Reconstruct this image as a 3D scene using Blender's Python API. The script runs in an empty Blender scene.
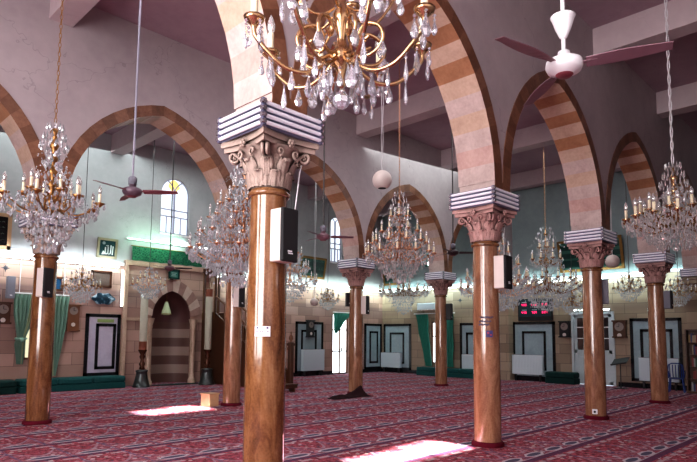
import bpy, math, random
from math import sin, cos, pi, sqrt, radians as R
from mathutils import Vector, Matrix
random.seed(7)
SC = bpy.context.scene
COL = SC.collection

# ------------------------------------------------------------------ mesh builder
class MB:
    def __init__(s): s.v = []; s.f = []; s.m = []; s.s = []
    def add(s, vs, fs, mi=0, smooth=False):
        o = len(s.v); s.v += [tuple(v) for v in vs]
        for f in fs: s.f.append([i + o for i in f]); s.m.append(mi); s.s.append(smooth)
        return s
    def quad(s, a, b, c, d, mi=0, smooth=False): return s.add([a, b, c, d], [(0, 1, 2, 3)], mi, smooth)
    def box(s, x0, x1, y0, y1, z0, z1, mi=0, bev=0.0):
        if bev > 0:
            b = min(bev, (x1-x0)*.45, (y1-y0)*.45, (z1-z0)*.45)
            vs = []; idx = {}
            xs, ys, zs = (x0, x1), (y0, y1), (z0, z1)
            for i in (0, 1):
                for j in (0, 1):
                    for k in (0, 1):
                        sx, sy, sz = (1-2*i)*b, (1-2*j)*b, (1-2*k)*b
                        idx[i, j, k, 0] = len(vs); vs.append((xs[i], ys[j]+sy, zs[k]+sz))
                        idx[i, j, k, 1] = len(vs); vs.append((xs[i]+sx, ys[j], zs[k]+sz))
                        idx[i, j, k, 2] = len(vs); vs.append((xs[i]+sx, ys[j]+sy, zs[k]))
            fs = []
            for i in (0, 1):
                fs.append([idx[i, a, c, 0] for a, c in ((0, 0), (1, 0), (1, 1), (0, 1))])
                fs.append([idx[a, i, c, 1] for a, c in ((0, 0), (1, 0), (1, 1), (0, 1))])
                fs.append([idx[a, c, i, 2] for a, c in ((0, 0), (1, 0), (1, 1), (0, 1))])
            for i in (0, 1):
                for j in (0, 1):
                    fs.append([idx[i, j, 0, 0], idx[i, j, 1, 0], idx[i, j, 1, 1], idx[i, j, 0, 1]])
                    fs.append([idx[i, 0, j, 0], idx[i, 1, j, 0], idx[i, 1, j, 2], idx[i, 0, j, 2]])
                    fs.append([idx[0, i, j, 1], idx[1, i, j, 1], idx[1, i, j, 2], idx[0, i, j, 2]])
                    for k in (0, 1): fs.append([idx[i, j, k, 0], idx[i, j, k, 1], idx[i, j, k, 2]])
            return s.add(vs, fs, mi)
        vs = [(x, y, z) for x in (x0, x1) for y in (y0, y1) for z in (z0, z1)]
        return s.add(vs, [(0, 1, 3, 2), (4, 6, 7, 5), (0, 4, 5, 1), (2, 3, 7, 6), (0, 2, 6, 4), (1, 5, 7, 3)], mi)
    def lathe(s, prof, n=24, c=(0, 0, 0), mi=0, smooth=True, cap=True, sx=1, sy=1):
        vs = []; fs = []
        for r, z in prof:
            for i in range(n):
                a = 2*pi*i/n; vs.append((c[0]+r*cos(a)*sx, c[1]+r*sin(a)*sy, c[2]+z))
        for j in range(len(prof)-1):
            for i in range(n):
                k = (i+1) % n; fs.append((j*n+i, j*n+k, (j+1)*n+k, (j+1)*n+i))
        s.add(vs, fs, mi, smooth)
        if cap:
            for j in (0, len(prof)-1):
                if prof[j][0] > 1e-4: s.add(vs[j*n:(j+1)*n], [list(range(n))], mi)
        return s
    def tube(s, pts, r, n=6, mi=0, smooth=True, cap=True):
        pts = [Vector(p) for p in pts]
        rs = r if isinstance(r, (list, tuple)) else [r]*len(pts)
        vs = []; fs = []; u = None
        for i, p in enumerate(pts):
            t = (pts[min(i+1, len(pts)-1)] - pts[max(i-1, 0)])
            if t.length < 1e-9: t = Vector((0, 0, 1))
            t.normalize()
            if u is None: u = t.orthogonal().normalized()
            else:
                u = (u - t*u.dot(t))
                u = u.normalized() if u.length > 1e-6 else t.orthogonal().normalized()
            w = t.cross(u)
            for k in range(n):
                a = 2*pi*k/n; vs.append(p + (u*cos(a)+w*sin(a))*rs[i])
        for i in range(len(pts)-1):
            for k in range(n):
                q = (k+1) % n; fs.append((i*n+k, i*n+q, (i+1)*n+q, (i+1)*n+k))
        s.add(vs, fs, mi, smooth)
        if cap:
            s.add(vs[:n], [list(range(n))], mi); s.add(vs[-n:], [list(range(n))], mi)
        return s
    def ball(s, c, r, n=8, m=6, mi=0, smooth=True, sz=1.0):
        return s.lathe([(max(r*sin(pi*j/m), 1e-5), -r*sz*cos(pi*j/m)) for j in range(m+1)], n, c, mi, smooth, cap=False)
    def torus(s, c, R_, r, n=24, m=8, mi=0):
        vs = []; fs = []
        for i in range(n):
            a = 2*pi*i/n
            for j in range(m):
                b = 2*pi*j/m; q = R_+r*cos(b); vs.append((c[0]+q*cos(a), c[1]+q*sin(a), c[2]+r*sin(b)))
        for i in range(n):
            for j in range(m): fs.append((i*m+j, ((i+1) % n)*m+j, ((i+1) % n)*m+(j+1) % m, i*m+(j+1) % m))
        return s.add(vs, fs, mi, True)
    def drop(s, c, h, r, n=6):   # faceted almond crystal hanging down from c
        x, y, z = c; a0 = random.random()*pi
        prof = [(r*.18, 0), (r*.62, -h*.35), (r, -h*.68), (r*.55, -h*.93)]
        vs = [(x, y, z+h*.02)]; fs = []
        for rr, zz in prof:
            for i in range(n):
                a = a0+2*pi*i/n; vs.append((x+rr*cos(a), y+rr*sin(a)*.62, z+zz))
        vs.append((x, y, z-h)); L = len(prof)
        for i in range(n):
            k = (i+1) % n; fs.append((0, 1+i, 1+k))
            for j in range(L-1): fs.append((1+j*n+i, 1+j*n+k, 1+(j+1)*n+k, 1+(j+1)*n+i))
            fs.append((1+(L-1)*n+i, 1+(L-1)*n+k, len(vs)-1))
        return s.add(vs, fs)
    def octa(s, c, r, h=None):
        h = h or r; x, y, z = c; a = random.random()*pi
        vs = [(x, y, z+h), (x, y, z-h)]+[(x+r*cos(a+i*pi/2), y+r*sin(a+i*pi/2), z) for i in range(4)]
        return s.add(vs, [(0, 2+i, 2+(i+1) % 4) for i in range(4)]+[(1, 2+(i+1) % 4, 2+i) for i in range(4)])
    def xf(s, M): s.v = [tuple(M @ Vector(v)) for v in s.v]; return s
    def mesh(s, name, mats):
        me = bpy.data.meshes.new(name); me.from_pydata(s.v, [], s.f); me.update()
        for m in (mats if isinstance(mats, (list, tuple)) else [mats]): me.materials.append(m)
        me.polygons.foreach_set('material_index', s.m); me.polygons.foreach_set('use_smooth', s.s)
        import bmesh
        bm = bmesh.new(); bm.from_mesh(me); bmesh.ops.recalc_face_normals(bm, faces=bm.faces); bm.to_mesh(me); bm.free()
        return me

def link(name, data, parent=None, loc=(0, 0, 0), rz=0.0):
    o = bpy.data.objects.new(name, data); COL.objects.link(o)
    o.location = loc; o.rotation_euler = (0, 0, rz)
    if parent: o.parent = parent
    return o
def obj(name, mb, mats, parent=None, loc=(0, 0, 0), rz=0.0):
    return link(name, mb.mesh(name, mats), parent, loc, rz)
def tag(o, label, cat, group=None, kind='thing'):
    o['label'] = label; o['category'] = cat; o['kind'] = kind
    if group: o['group'] = group
    return o
def thing(name, label, cat, loc=(0, 0, 0), rz=0.0, group=None):
    return tag(link(name, None, None, loc, rz), label, cat, group)
def struct(name, mb, mats, parent=None):
    o = obj(name, mb, mats, parent)
    if not parent: o['kind'] = 'structure'
    return o

# ------------------------------------------------------------------ node materials
class NT:
    def __init__(s, name):
        s.mat = bpy.data.materials.new(name); s.mat.use_nodes = True
        s.t = s.mat.node_tree; s.t.nodes.clear()
        s.out = s.t.nodes.new('ShaderNodeOutputMaterial')
    def n(s, typ, **k):
        nd = s.t.nodes.new(typ)
        for a, b in k.items(): setattr(nd, a, b)
        return nd
    def set(s, nd, key, val):
        i = nd.inputs[key]
        if hasattr(val, 'is_linked'): s.t.links.new(val, i)
        elif isinstance(val, (tuple, list)):
            i.default_value = tuple(val) + ((1,) if len(val) == 3 and i.type == 'RGBA' else ())
        else: i.default_value = val
    def math(s, op, a, b=0.0, c=None, clamp=False):
        nd = s.n('ShaderNodeMath', operation=op, use_clamp=clamp)
        s.set(nd, 0, a); s.set(nd, 1, b)
        if c is not None: s.set(nd, 2, c)
        return nd.outputs[0]
    def mix(s, f, a, b, mode='MIX'):
        nd = s.n('ShaderNodeMix', data_type='RGBA', blend_type=mode)
        s.set(nd, 0, f); s.set(nd, 6, a); s.set(nd, 7, b); return nd.outputs[2]
    def pos(s): return s.n('ShaderNodeNewGeometry').outputs['Position']
    def objc(s): return s.n('ShaderNodeTexCoord').outputs['Object']
    def xyz(s, v):
        nd = s.n('ShaderNodeSeparateXYZ'); s.set(nd, 0, v); return nd.outputs
    def comb(s, x, y, z):
        nd = s.n('ShaderNodeCombineXYZ'); s.set(nd, 0, x); s.set(nd, 1, y); s.set(nd, 2, z); return nd.outputs[0]
    def noise(s, v, scale, detail=3, rough=.55, dist=0.0):
        nd = s.n('ShaderNodeTexNoise'); s.set(nd, 'Vector', v); s.set(nd, 'Scale', scale); s.set(nd, 'Detail', detail)
        s.set(nd, 'Roughness', rough); s.set(nd, 'Distortion', dist); return nd.outputs
    def ramp(s, f, stops, interp='LINEAR'):
        nd = s.n('ShaderNodeValToRGB'); cr = nd.color_ramp; cr.interpolation = interp
        while len(cr.elements) < len(stops): cr.elements.new(.5)
        for e, (p, c) in zip(cr.elements, stops): e.position = p; e.color = (*c, 1)
        s.set(nd, 0, f); return nd.outputs[0]
    def bsdf(s, col, rough=.6, spec=.5, metal=0.0, bump=None, bstr=.2, bdist=.02, **k):
        b = s.n('ShaderNodeBsdfPrincipled')
        s.set(b, 'Base Color', col); s.set(b, 'Roughness', rough); s.set(b, 'Metallic', metal); s.set(b, 'Specular IOR Level', spec)
        for a, v in k.items(): s.set(b, a.replace('_', ' '), v)
        if bump is not None:
            bp = s.n('ShaderNodeBump'); s.set(bp, 'Height', bump); s.set(bp, 'Strength', bstr); s.set(bp, 'Distance', bdist)
            s.t.links.new(bp.outputs[0], b.inputs['Normal'])
        s.t.links.new(b.outputs[0], s.out.inputs[0]); return s.mat

def simple(name, col, rough=.6, spec=.5, metal=0.0, var=.12, scale=8.0, bstr=0.0, **k):
    t = NT(name); v = t.objc(); f = t.noise(v, scale)[0]
    c = t.mix(f, tuple(x*(1-var) for x in col), tuple(min(1, x*(1+var)) for x in col))
    return t.bsdf(c, rough, spec, metal, bump=f if bstr else None, bstr=bstr, **k)
def emit(name, col, strength):
    t = NT(name); e = t.n('ShaderNodeEmission'); t.set(e, 0, col); t.set(e, 1, strength)
    t.t.links.new(e.outputs[0], t.out.inputs[0]); return t.mat

def m_plaster(name, c1, c2, stain=.25):
    t = NT(name); v = t.pos(); a = t.noise(v, .7, 5, .6)[0]; b = t.noise(v, 6, 4)[0]
    f = t.math('ADD', t.math('MULTIPLY', a, .75), t.math('MULTIPLY', b, .25))
    c = t.ramp(f, [(.32, c2), (.62, c1)])
    crk = t.n('ShaderNodeTexVoronoi', feature='DISTANCE_TO_EDGE')
    d = t.n('ShaderNodeVectorMath', operation='ADD'); t.set(d, 0, v); t.set(d, 1, t.noise(v, 2.0, 3)[1])
    t.set(crk, 'Vector', d.outputs[0]); t.set(crk, 'Scale', .33)
    line = t.math('LESS_THAN', crk.outputs[0], .0025)
    c = t.mix(t.math('MULTIPLY', line, stain), c, tuple(x*.35 for x in c2))
    return t.bsdf(c, .75, .25, bump=b, bstr=.12)

def m_stone(name, ax, palette, bands):
    """coursed stone blocks; ax 0: wall runs along X, 1: along Y; bands = colour ramp over height / 4"""
    t = NT(name); p = t.xyz(t.pos()); u = p[ax]; z = p[2]
    br = t.n('ShaderNodeTexBrick'); t.set(br, 'Vector', t.comb(u, z, 0.0))
    t.set(br, 'Scale', 1.0); t.set(br, 'Brick Width', .78); t.set(br, 'Row Height', .36); t.set(br, 'Mortar Size', .007)
    t.set(br, 'Color1', palette[0]); t.set(br, 'Color2', palette[1]); t.set(br, 'Mortar', palette[2]); t.set(br, 'Bias', -.1)
    base = t.ramp(t.math('DIVIDE', z, 4.0), bands)
    nz = t.noise(t.pos(), 3.0, 5)[0]
    c = t.mix(.85, br.outputs[0], base, 'MULTIPLY')
    c = t.mix(t.math('MULTIPLY', nz, .35), c, (.16, .12, .10))
    return t.bsdf(c, .55, .35, bump=br.outputs['Fac'], bstr=.3, bdist=-.01)

def m_column(name, stops):
    t = NT(name); v = t.pos(); p = t.xyz(v)
    vv = t.comb(t.math('MULTIPLY', p[0], 9.0), t.math('MULTIPLY', p[1], 9.0), t.math('MULTIPLY', p[2], 2.2))
    a = t.noise(vv, .55, 6, .65, 1.6)[0]; b = t.noise(v, 45, 3)[0]
    f = t.math('ADD', t.math('MULTIPLY', a, .8), t.math('MULTIPLY', b, .2))
    c = t.ramp(f, stops)
    return t.bsdf(c, .13, .6, bump=b, bstr=.02, Coat_Weight=.6, Coat_Roughness=.04)

def m_voussoir(name, c1, c2, rough=.5):
    t = NT(name); v = t.pos(); a = t.noise(v, 2.6, 6, .65, .6)[0]; b = t.noise(v, 22, 4)[0]
    f = t.math('ADD', t.math('MULTIPLY', a, .7), t.math('MULTIPLY', b, .3))
    return t.bsdf(t.ramp(f, [(.34, c2), (.6, c1)]), rough, .4, bump=b, bstr=.1)

def m_carpet():
    t = NT('prayer_carpet'); v = t.pos(); p = t.xyz(v); x, y = p[0], p[1]
    PER = 1.09; MU = lambda a, b: t.math('MULTIPLY', a, b)
    wob = MU(t.math('SUBTRACT', t.noise(v, .5, 2)[0], .5), .05)
    s = t.math('DIVIDE', t.math('ADD', t.math('SUBTRACT', y, 3.70), wob), PER)
    r = t.math('FRACT', s)
    warp = t.n('ShaderNodeVectorMath', operation='ADD'); t.set(warp, 0, v)
    sc_ = t.n('ShaderNodeVectorMath', operation='SCALE'); t.set(sc_, 0, t.noise(v, 9, 2)[1]); t.set(sc_, 'Scale', .05); t.set(warp, 1, sc_.outputs[0])
    wv = warp.outputs[0]
    vo = t.n('ShaderNodeTexVoronoi'); t.set(vo, 'Vector', wv); t.set(vo, 'Scale', 10.0)
    vo2 = t.n('ShaderNodeTexVoronoi'); t.set(vo2, 'Vector', wv); t.set(vo2, 'Scale', 19.0)
    n2 = t.noise(v, 13, 4, .75)[0]
    red = t.ramp(n2, [(.37, (.06, .010, .020)), (.49, (.25, .032, .055)), (.60, (.46, .090, .125))])
    place = t.math('FRACT', t.math('DIVIDE', x, .62)); tri = t.math('ABSOLUTE', t.math('SUBTRACT', place, .5))
    # spandrels beyond the niche arch are paler than the field
    arch = t.math('ADD', .36, MU(t.math('POWER', MU(tri, 2.0), 1.6), .42))
    sp = t.math('LESS_THAN', r, arch)
    c = t.mix(MU(sp, .38), red, t.ramp(n2, [(.38, (.13, .03, .07)), (.52, (.34, .14, .19)), (.62, (.50, .36, .40))]))
    fl = t.math('LESS_THAN', vo.outputs['Distance'], .30)
    flc = t.ramp(t.xyz(vo.outputs['Color'])[0], [(.0, (.55, .34, .38)), (.30, (.60, .52, .55)), (.5, (.04, .04, .11)), (.72, (.40, .04, .09)), (.88, (.62, .55, .50))], 'CONSTANT')
    c = t.mix(MU(MU(fl, t.math('GREATER_THAN', t.noise(v, 3.1, 2)[0], .42)), .85), c, flc)
    f2 = t.math('LESS_THAN', vo2.outputs['Distance'], .20)
    c = t.mix(MU(f2, .6), c, (.50, .32, .36))
    line = t.math('LESS_THAN', t.math('ABSOLUTE', t.math('SUBTRACT', r, arch)), .030)
    c = t.mix(MU(line, .4), c, (.40, .38, .46))
    edge = t.math('GREATER_THAN', tri, .465)
    c = t.mix(MU(MU(edge, t.math('LESS_THAN', t.noise(v, 20, 2)[0], .55)), .7), c, (.10, .10, .20))
    def band(a, b): return MU(t.math('GREATER_THAN', r, a), t.math('LESS_THAN', r, b))
    ex = t.math('DIVIDE', t.math('SUBTRACT', place, .5), .30); ey = t.math('DIVIDE', t.math('SUBTRACT', r, .205), .052)
    rad = t.math('ADD', MU(ex, ex), MU(ey, ey))
    tooth = t.math('GREATER_THAN', t.math('SUBTRACT', .62, MU(tri, 1.5)), MU(t.math('ABSOLUTE', t.math('SUBTRACT', r, .205)), 4.0))
    c = t.mix(MU(band(.12, .29), MU(tooth, .85)), c, (.55, .50, .55))
    c = t.mix(MU(t.math('LESS_THAN', rad, 1.0), .92), c, (.03, .035, .085))
    c = t.mix(MU(band(.0, .105), .92), c, t.mix(t.math('LESS_THAN', t.math('FRACT', MU(x, 9.0)), .5), (.045, .018, .07), (.13, .015, .06)))
    c = t.mix(MU(band(.105, .122), .8), c, (.46, .40, .46))
    dash = MU(band(.90, .965), t.math('GREATER_THAN', t.math('FRACT', t.math('DIVIDE', x, .31)), .35))
    c = t.mix(MU(dash, .7), c, (.50, .42, .44))
    c = t.mix(.10, c, (.24, .19, .20))
    return t.bsdf(c, .92, .12, bump=t.noise(v, 160, 2)[0], bstr=.25)

def m_crystal(name, tint=(.93, .93, 1.0), body=.35, rough=.04):
    t = NT(name)
    g = t.n('ShaderNodeBsdfGlass'); t.set(g, 'Color', tint); t.set(g, 'Roughness', rough); t.set(g, 'IOR', 1.52)
    d = t.n('ShaderNodeBsdfTranslucent'); t.set(d, 'Color', tuple(x*.97 for x in tint))
    df = t.n('ShaderNodeBsdfDiffuse'); t.set(df, 'Color', tuple(x*.92 for x in tint))
    gl = t.n('ShaderNodeBsdfAnisotropic'); t.set(gl, 'Color', (1, 1, 1)); t.set(gl, 'Roughness', .06)
    def mx(f, a, b):
        m = t.n('ShaderNodeMixShader'); t.set(m, 0, f); t.t.links.new(a, m.inputs[1]); t.t.links.new(b, m.inputs[2]); return m.outputs[0]
    em = t.n('ShaderNodeEmission'); t.set(em, 0, (.93, .95, 1)); t.set(em, 1, .5)  # faint glow mixed into the crystal body, painted sparkle
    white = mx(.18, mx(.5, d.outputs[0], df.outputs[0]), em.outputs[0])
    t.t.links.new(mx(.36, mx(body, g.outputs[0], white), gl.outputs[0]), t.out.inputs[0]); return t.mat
def m_glass(name, tint=(.9, .95, 1), mixf=.12):
    t = NT(name); a = t.n('ShaderNodeBsdfTransparent'); t.set(a, 'Color', tint)
    g = t.n('ShaderNodeBsdfAnisotropic'); t.set(g, 'Roughness', .03); t.set(g, 'Color', (1, 1, 1))
    m = t.n('ShaderNodeMixShader'); t.set(m, 0, mixf); t.t.links.new(a.outputs[0], m.inputs[1]); t.t.links.new(g.outputs[0], m.inputs[2])
    t.t.links.new(m.outputs[0], t.out.inputs[0]); return t.mat

M = {}
M['mauve'] = m_plaster('mauve_lit_plaster', (.48, .42, .43), (.385, .33, .345))  # magenta tint of the light is put into the plaster colour
M['ceil'] = m_plaster('ceiling_plaster', (.42, .31, .35), (.33, .23, .27), .1)  # pinkish cast of the light is painted into the ceiling colour
M['beam'] = m_plaster('beam_plaster', (.55, .46, .47), (.46, .37, .39), .1)
M['green_plaster'] = m_plaster('grey_green_plaster', (.47, .48, .49), (.38, .395, .405), .15)
M['stone_q'] = m_stone('pink_beige_stone', 0, [(.84, .63, .56), (.50, .35, .32), (.28, .20, .18)],
    [(0, (.55, .44, .40)), (.45, (.62, .50, .46)), (.62, (.58, .45, .42)), (.66, (.50, .42, .42)), (.75, (.48, .42, .42)), (.77, (.82, .74, .64)), (1, (.88, .84, .76))])
M['stone_r'] = m_stone('olive_beige_stone', 1, [(.70, .60, .50), (.36, .29, .24), (.20, .17, .15)],
    [(0, (.50, .42, .36)), (.5, (.56, .47, .38)), (.64, (.60, .54, .42)), (.68, (.48, .40, .34)), (.74, (.55, .50, .40)), (.77, (.80, .76, .62)), (1, (.86, .84, .72))])
M['column'] = m_column('dark_column_marble', [(.3, (.07, .027, .011)), (.45, (.155, .062, .024)), (.58, (.24, .11, .045)), (.72, (.33, .18, .09))])
M['column2'] = m_column('pale_column_marble', [(.3, (.13, .055, .030)), (.45, (.24, .112, .062)), (.58, (.34, .175, .100)), (.72, (.44, .26, .165))])
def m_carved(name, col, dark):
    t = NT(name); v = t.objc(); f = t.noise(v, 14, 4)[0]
    ao = t.n('ShaderNodeAmbientOcclusion'); ao.samples = 6; t.set(ao, 'Distance', .07)  # occlusion shade in the crevices is mixed into the stone colour
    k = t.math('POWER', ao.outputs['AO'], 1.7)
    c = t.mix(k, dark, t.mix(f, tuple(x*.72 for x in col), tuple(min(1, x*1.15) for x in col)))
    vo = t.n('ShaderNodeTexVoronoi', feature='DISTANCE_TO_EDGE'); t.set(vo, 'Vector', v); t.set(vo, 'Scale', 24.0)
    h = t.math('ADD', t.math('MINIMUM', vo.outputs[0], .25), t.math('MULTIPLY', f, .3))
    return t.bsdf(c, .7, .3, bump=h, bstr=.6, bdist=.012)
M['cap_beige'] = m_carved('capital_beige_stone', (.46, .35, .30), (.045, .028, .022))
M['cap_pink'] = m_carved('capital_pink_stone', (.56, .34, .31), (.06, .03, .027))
M['vcream'] = m_voussoir('cream_voussoir', (.58, .42, .33), (.44, .30, .225))
M['vpale'] = m_voussoir('pale_pink_voussoir', (.58, .46, .43), (.42, .31, .285))
M['vorange'] = m_voussoir('orange_brown_voussoir', (.40, .205, .115), (.28, .13, .068))
M['vrose'] = m_voussoir('rose_voussoir', (.56, .38, .34), (.42, .26, .23))
M['ringbrown'] = m_voussoir('brown_marble_ring', (.20, .09, .05), (.11, .045, .025), .35)
M['ringbrown2'] = m_voussoir('tan_marble_ring', (.27, .13, .075), (.15, .06, .035), .35)
M['maroon'] = simple('maroon_felt', (.10, .008, .018), .9, .1, var=.3)
M['carpet'] = m_carpet()
M['crystal'] = m_crystal('cut_crystal')
M['crystal_far'] = m_crystal('small_cut_crystal', (.95, .97, 1.0), .5, .05)
M['crystal_lilac'] = m_crystal('lilac_cut_crystal', (.95, .96, 1.0), .62, .05)
M['crystal_pink'] = m_crystal('rose_cut_crystal', (1.0, .91, .90), .5, .05)
M['gold'] = simple('polished_brass', (.52, .34, .19), .22, .5, 1.0, var=.15)
M['dgold'] = simple('aged_brass', (.36, .19, .075), .35, .5, 1.0, var=.25)
M['rosegold'] = simple('copper_brass', (.62, .33, .20), .28, .5, 1.0, var=.2)
M['candle'] = simple('ivory_candle_sleeve', (.82, .72, .52), .5, var=.06)
M['bulb'] = m_crystal('clear_candle_bulb', (1, .97, .95), .45, .05)
M['white'] = simple('white_paint', (.80, .80, .82), .35, var=.05)
M['black'] = simple('black_plastic', (.012, .012, .014), .4, var=.3)
M['grille'] = simple('black_speaker_cloth', (.018, .018, .02), .8, var=.5, scale=200)
M['spk_side'] = simple('cream_speaker_side', (.66, .58, .54), .45, var=.06)
M['spk_grey'] = simple('grey_speaker_cloth', (.20, .20, .24), .7, var=.3, scale=150)
M['steel'] = simple('bright_steel', (.60, .60, .64), .25, .5, 1.0, var=.1)
M['wire'] = simple('dark_wire', (.08, .07, .07), .5, .5, .3)
M['cord'] = simple('pale_cord', (.60, .58, .60), .6)
M['tube_off'] = simple('fluorescent_tube_glass', (.78, .75, .83), .12, var=.02, Emission_Color=(.95, .93, 1), Emission_Strength=.05)
M['bracket'] = simple('blue_grey_reflector', (.16, .16, .25), .3, .6, .4)
M['tube_on'] = emit('lit_fluorescent_tube', (.80, 1.0, 1.0), 9.0)
M['tube_green'] = emit('lit_greenish_tube', (.50, 1.0, .72), 5.0)
M['rod_grey'] = simple('lilac_grey_rod', (.30, .29, .36), .4); M['hub_grey'] = simple('dark_mauve_hub', (.15, .10, .13), .35)
M['fan_maroon'] = simple('maroon_fan_blade', (.20, .045, .06), .35, var=.2)
M['fan_pink'] = simple('dusty_pink_fan_blade', (.20, .11, .135), .4, var=.1)
M['fan_dark'] = simple('dark_fan_blade', (.05, .03, .035), .4, var=.2)
M['marble_w'] = m_voussoir('grey_white_marble', (.33, .41, .45), (.26, .33, .37), .25)
M['marble_lilac'] = m_voussoir('lilac_white_marble', (.52, .48, .58), (.44, .40, .50), .25)
M['marble_b'] = simple('black_marble', (.010, .012, .015), .2, var=.6)
M['teal'] = simple('teal_upholstery', (.012, .075, .075), .8, .2, var=.3, scale=20, bstr=.1)
M['darkgreen'] = simple('dark_green_upholstery', (.008, .035, .032), .8, .2, var=.3)
M['wood'] = simple('dark_walnut', (.075, .028, .014), .35, var=.35, scale=5)
M['wood_mid'] = simple('brown_wood', (.17, .07, .035), .4, var=.3, scale=6)
M['wood_light'] = simple('light_pine', (.52, .33, .19), .5, var=.15)
M['gilt'] = simple('gilt_trim', (.24, .13, .035), .4, .5, .5, var=.2)
M['bronze'] = simple('green_grey_bronze', (.10, .11, .11), .3, .5, .8, var=.3)
M['brownmetal'] = simple('brown_lacquered_metal', (.10, .04, .022), .25, .5, .5, var=.3)
M['wax'] = simple('cream_wax', (.42, .38, .31), .55, var=.08)
M['redgold'] = simple('red_and_gold_band', (.22, .06, .03), .5, var=.4, scale=40)
M['radiator'] = simple('white_enamel', (.58, .65, .70), .35, var=.03)
M['glow'] = emit('frosted_glass_daylight_emitter', (.86, .94, 1.0), 3.0); M['glow_win'] = emit('window_glass_daylight_emitter', (.80, .90, 1.0), 1.25); M['winframe'] = simple('lilac_white_window_frame', (.42, .42, .55), .5)  # panes shine by themselves: daylight put in as emission
M['glow_amber'] = emit('amber_glass_daylight_emitter', (1.0, .72, .22), 1.3)  # daylight behind the amber glass is put in as emission
M['glass_dark'] = m_glass('door_glass', (.28, .33, .36), .25)
M['pic_glass'] = simple('glossy_black_panel', (.008, .008, .009), .15)
M['blueplastic'] = simple('blue_plastic', (.015, .045, .22), .35, var=.1)
M['led'] = emit('red_led', (1.0, .03, .16), 2.2)
M['paper'] = simple('white_paper', (.74, .70, .72), .7, var=.05)
M['dial'] = simple('dim_clock_face', (.26, .21, .19), .5)
M['ink'] = simple('dark_ink', (.06, .05, .12), .7)
M['darkcloth'] = simple('dark_brown_cloth', (.028, .012, .014), .9, .1, var=.5, scale=30)
M['calli'] = simple('white_calligraphy', (.85, .92, .92), .5, var=.02)
M['teal_panel'] = simple('deep_teal_panel', (.006, .055, .060), .4, var=.3)
def curtain_mat(name, a, b):
    t = NT(name); v = t.objc(); w = t.noise(v, 6, 3)[0]
    return t.bsdf(t.mix(w, a, b), .7, .2, Sheen_Weight=.3)
M['curtain'] = curtain_mat('sage_curtain', (.16, .30, .23), (.26, .43, .34))
M['curtain_lite'] = curtain_mat('yellow_green_sheer', (.42, .48, .28), (.52, .56, .36))
M['curtain_green'] = curtain_mat('emerald_curtain', (.025, .19, .14), (.05, .30, .23))
def m_banner():
    t = NT('embroidered_green_cloth'); v = t.objc(); vo = t.n('ShaderNodeTexVoronoi', feature='DISTANCE_TO_EDGE'); t.set(vo, 'Vector', v); t.set(vo, 'Scale', 14.0)
    w = t.noise(v, 9, 4)[0]
    c = t.mix(t.math('LESS_THAN', vo.outputs[0], .10), t.mix(w, (.0, .055, .035), (.003, .10, .055)), (.03, .18, .09))
    return t.bsdf(c, .6, .3)
M['banner'] = m_banner()
def m_kufic():
    t = NT('green_frame_text_panel'); p = t.xyz(t.objc())
    row = t.math('FRACT', t.math('MULTIPLY', p[2], 3.4)); nz = t.noise(t.comb(t.math('MULTIPLY', p[0], 14.0), 0.0, t.math('MULTIPLY', p[2], 14.0)), 1.0, 2)[0]
    f = t.math('MULTIPLY', t.math('MULTIPLY', t.math('GREATER_THAN', row, .3), t.math('LESS_THAN', row, .75)), t.math('GREATER_THAN', nz, .52))
    return t.bsdf(t.mix(t.math('MULTIPLY', f, .5), (.005, .045, .038), (.06, .20, .15)), .35, .5)
M['kufic'] = m_kufic()

# ------------------------------------------------------------------ layout constants (metres; X along the arcades, Y towards the niche wall)
PX = [3.63 + 4.254*k for k in range(-1, 5)]      # column stations k = -1 .. 4
QA, QB, QW, PW = 4.73, 11.52, 18.10, 20.95
PL, QN, ZC = -4.9, -2.2, 8.08
ZS, RISE_R, OFF = 4.0, 2.344, .454              # arch springing, radius, centre offset
TH, HW = .31, .225                              # half wall thickness, half pier width

# ------------------------------------------------------------------ setting: floor, ceiling, beams
struct('floor', MB().quad((PL, QN, 0), (PW, QN, 0), (PW, QW+1.0, 0), (PL, QW+1.0, 0)), M['carpet'])
struct('ceiling', MB().box(PL, PW, QN, QW+.3, ZC, ZC+.2), M['ceil'])
tn = 0
def beam_z(pk, q0, q1, name):
    struct(name, MB().box(pk-.21, pk+.21, q0, q1, 7.50, ZC), M['beam'])
for k in range(-1, 5):
    pk = 3.63+4.254*k-(.02 if k == 0 else .16)
    if pk > PW-.3: continue
    for (a, b) in ((QN, QA-TH), (QA+TH, QB-TH), (QB+TH, QW)):
        tn += 1; beam_z(pk, a, b, 'trim_%d' % tn)

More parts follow.
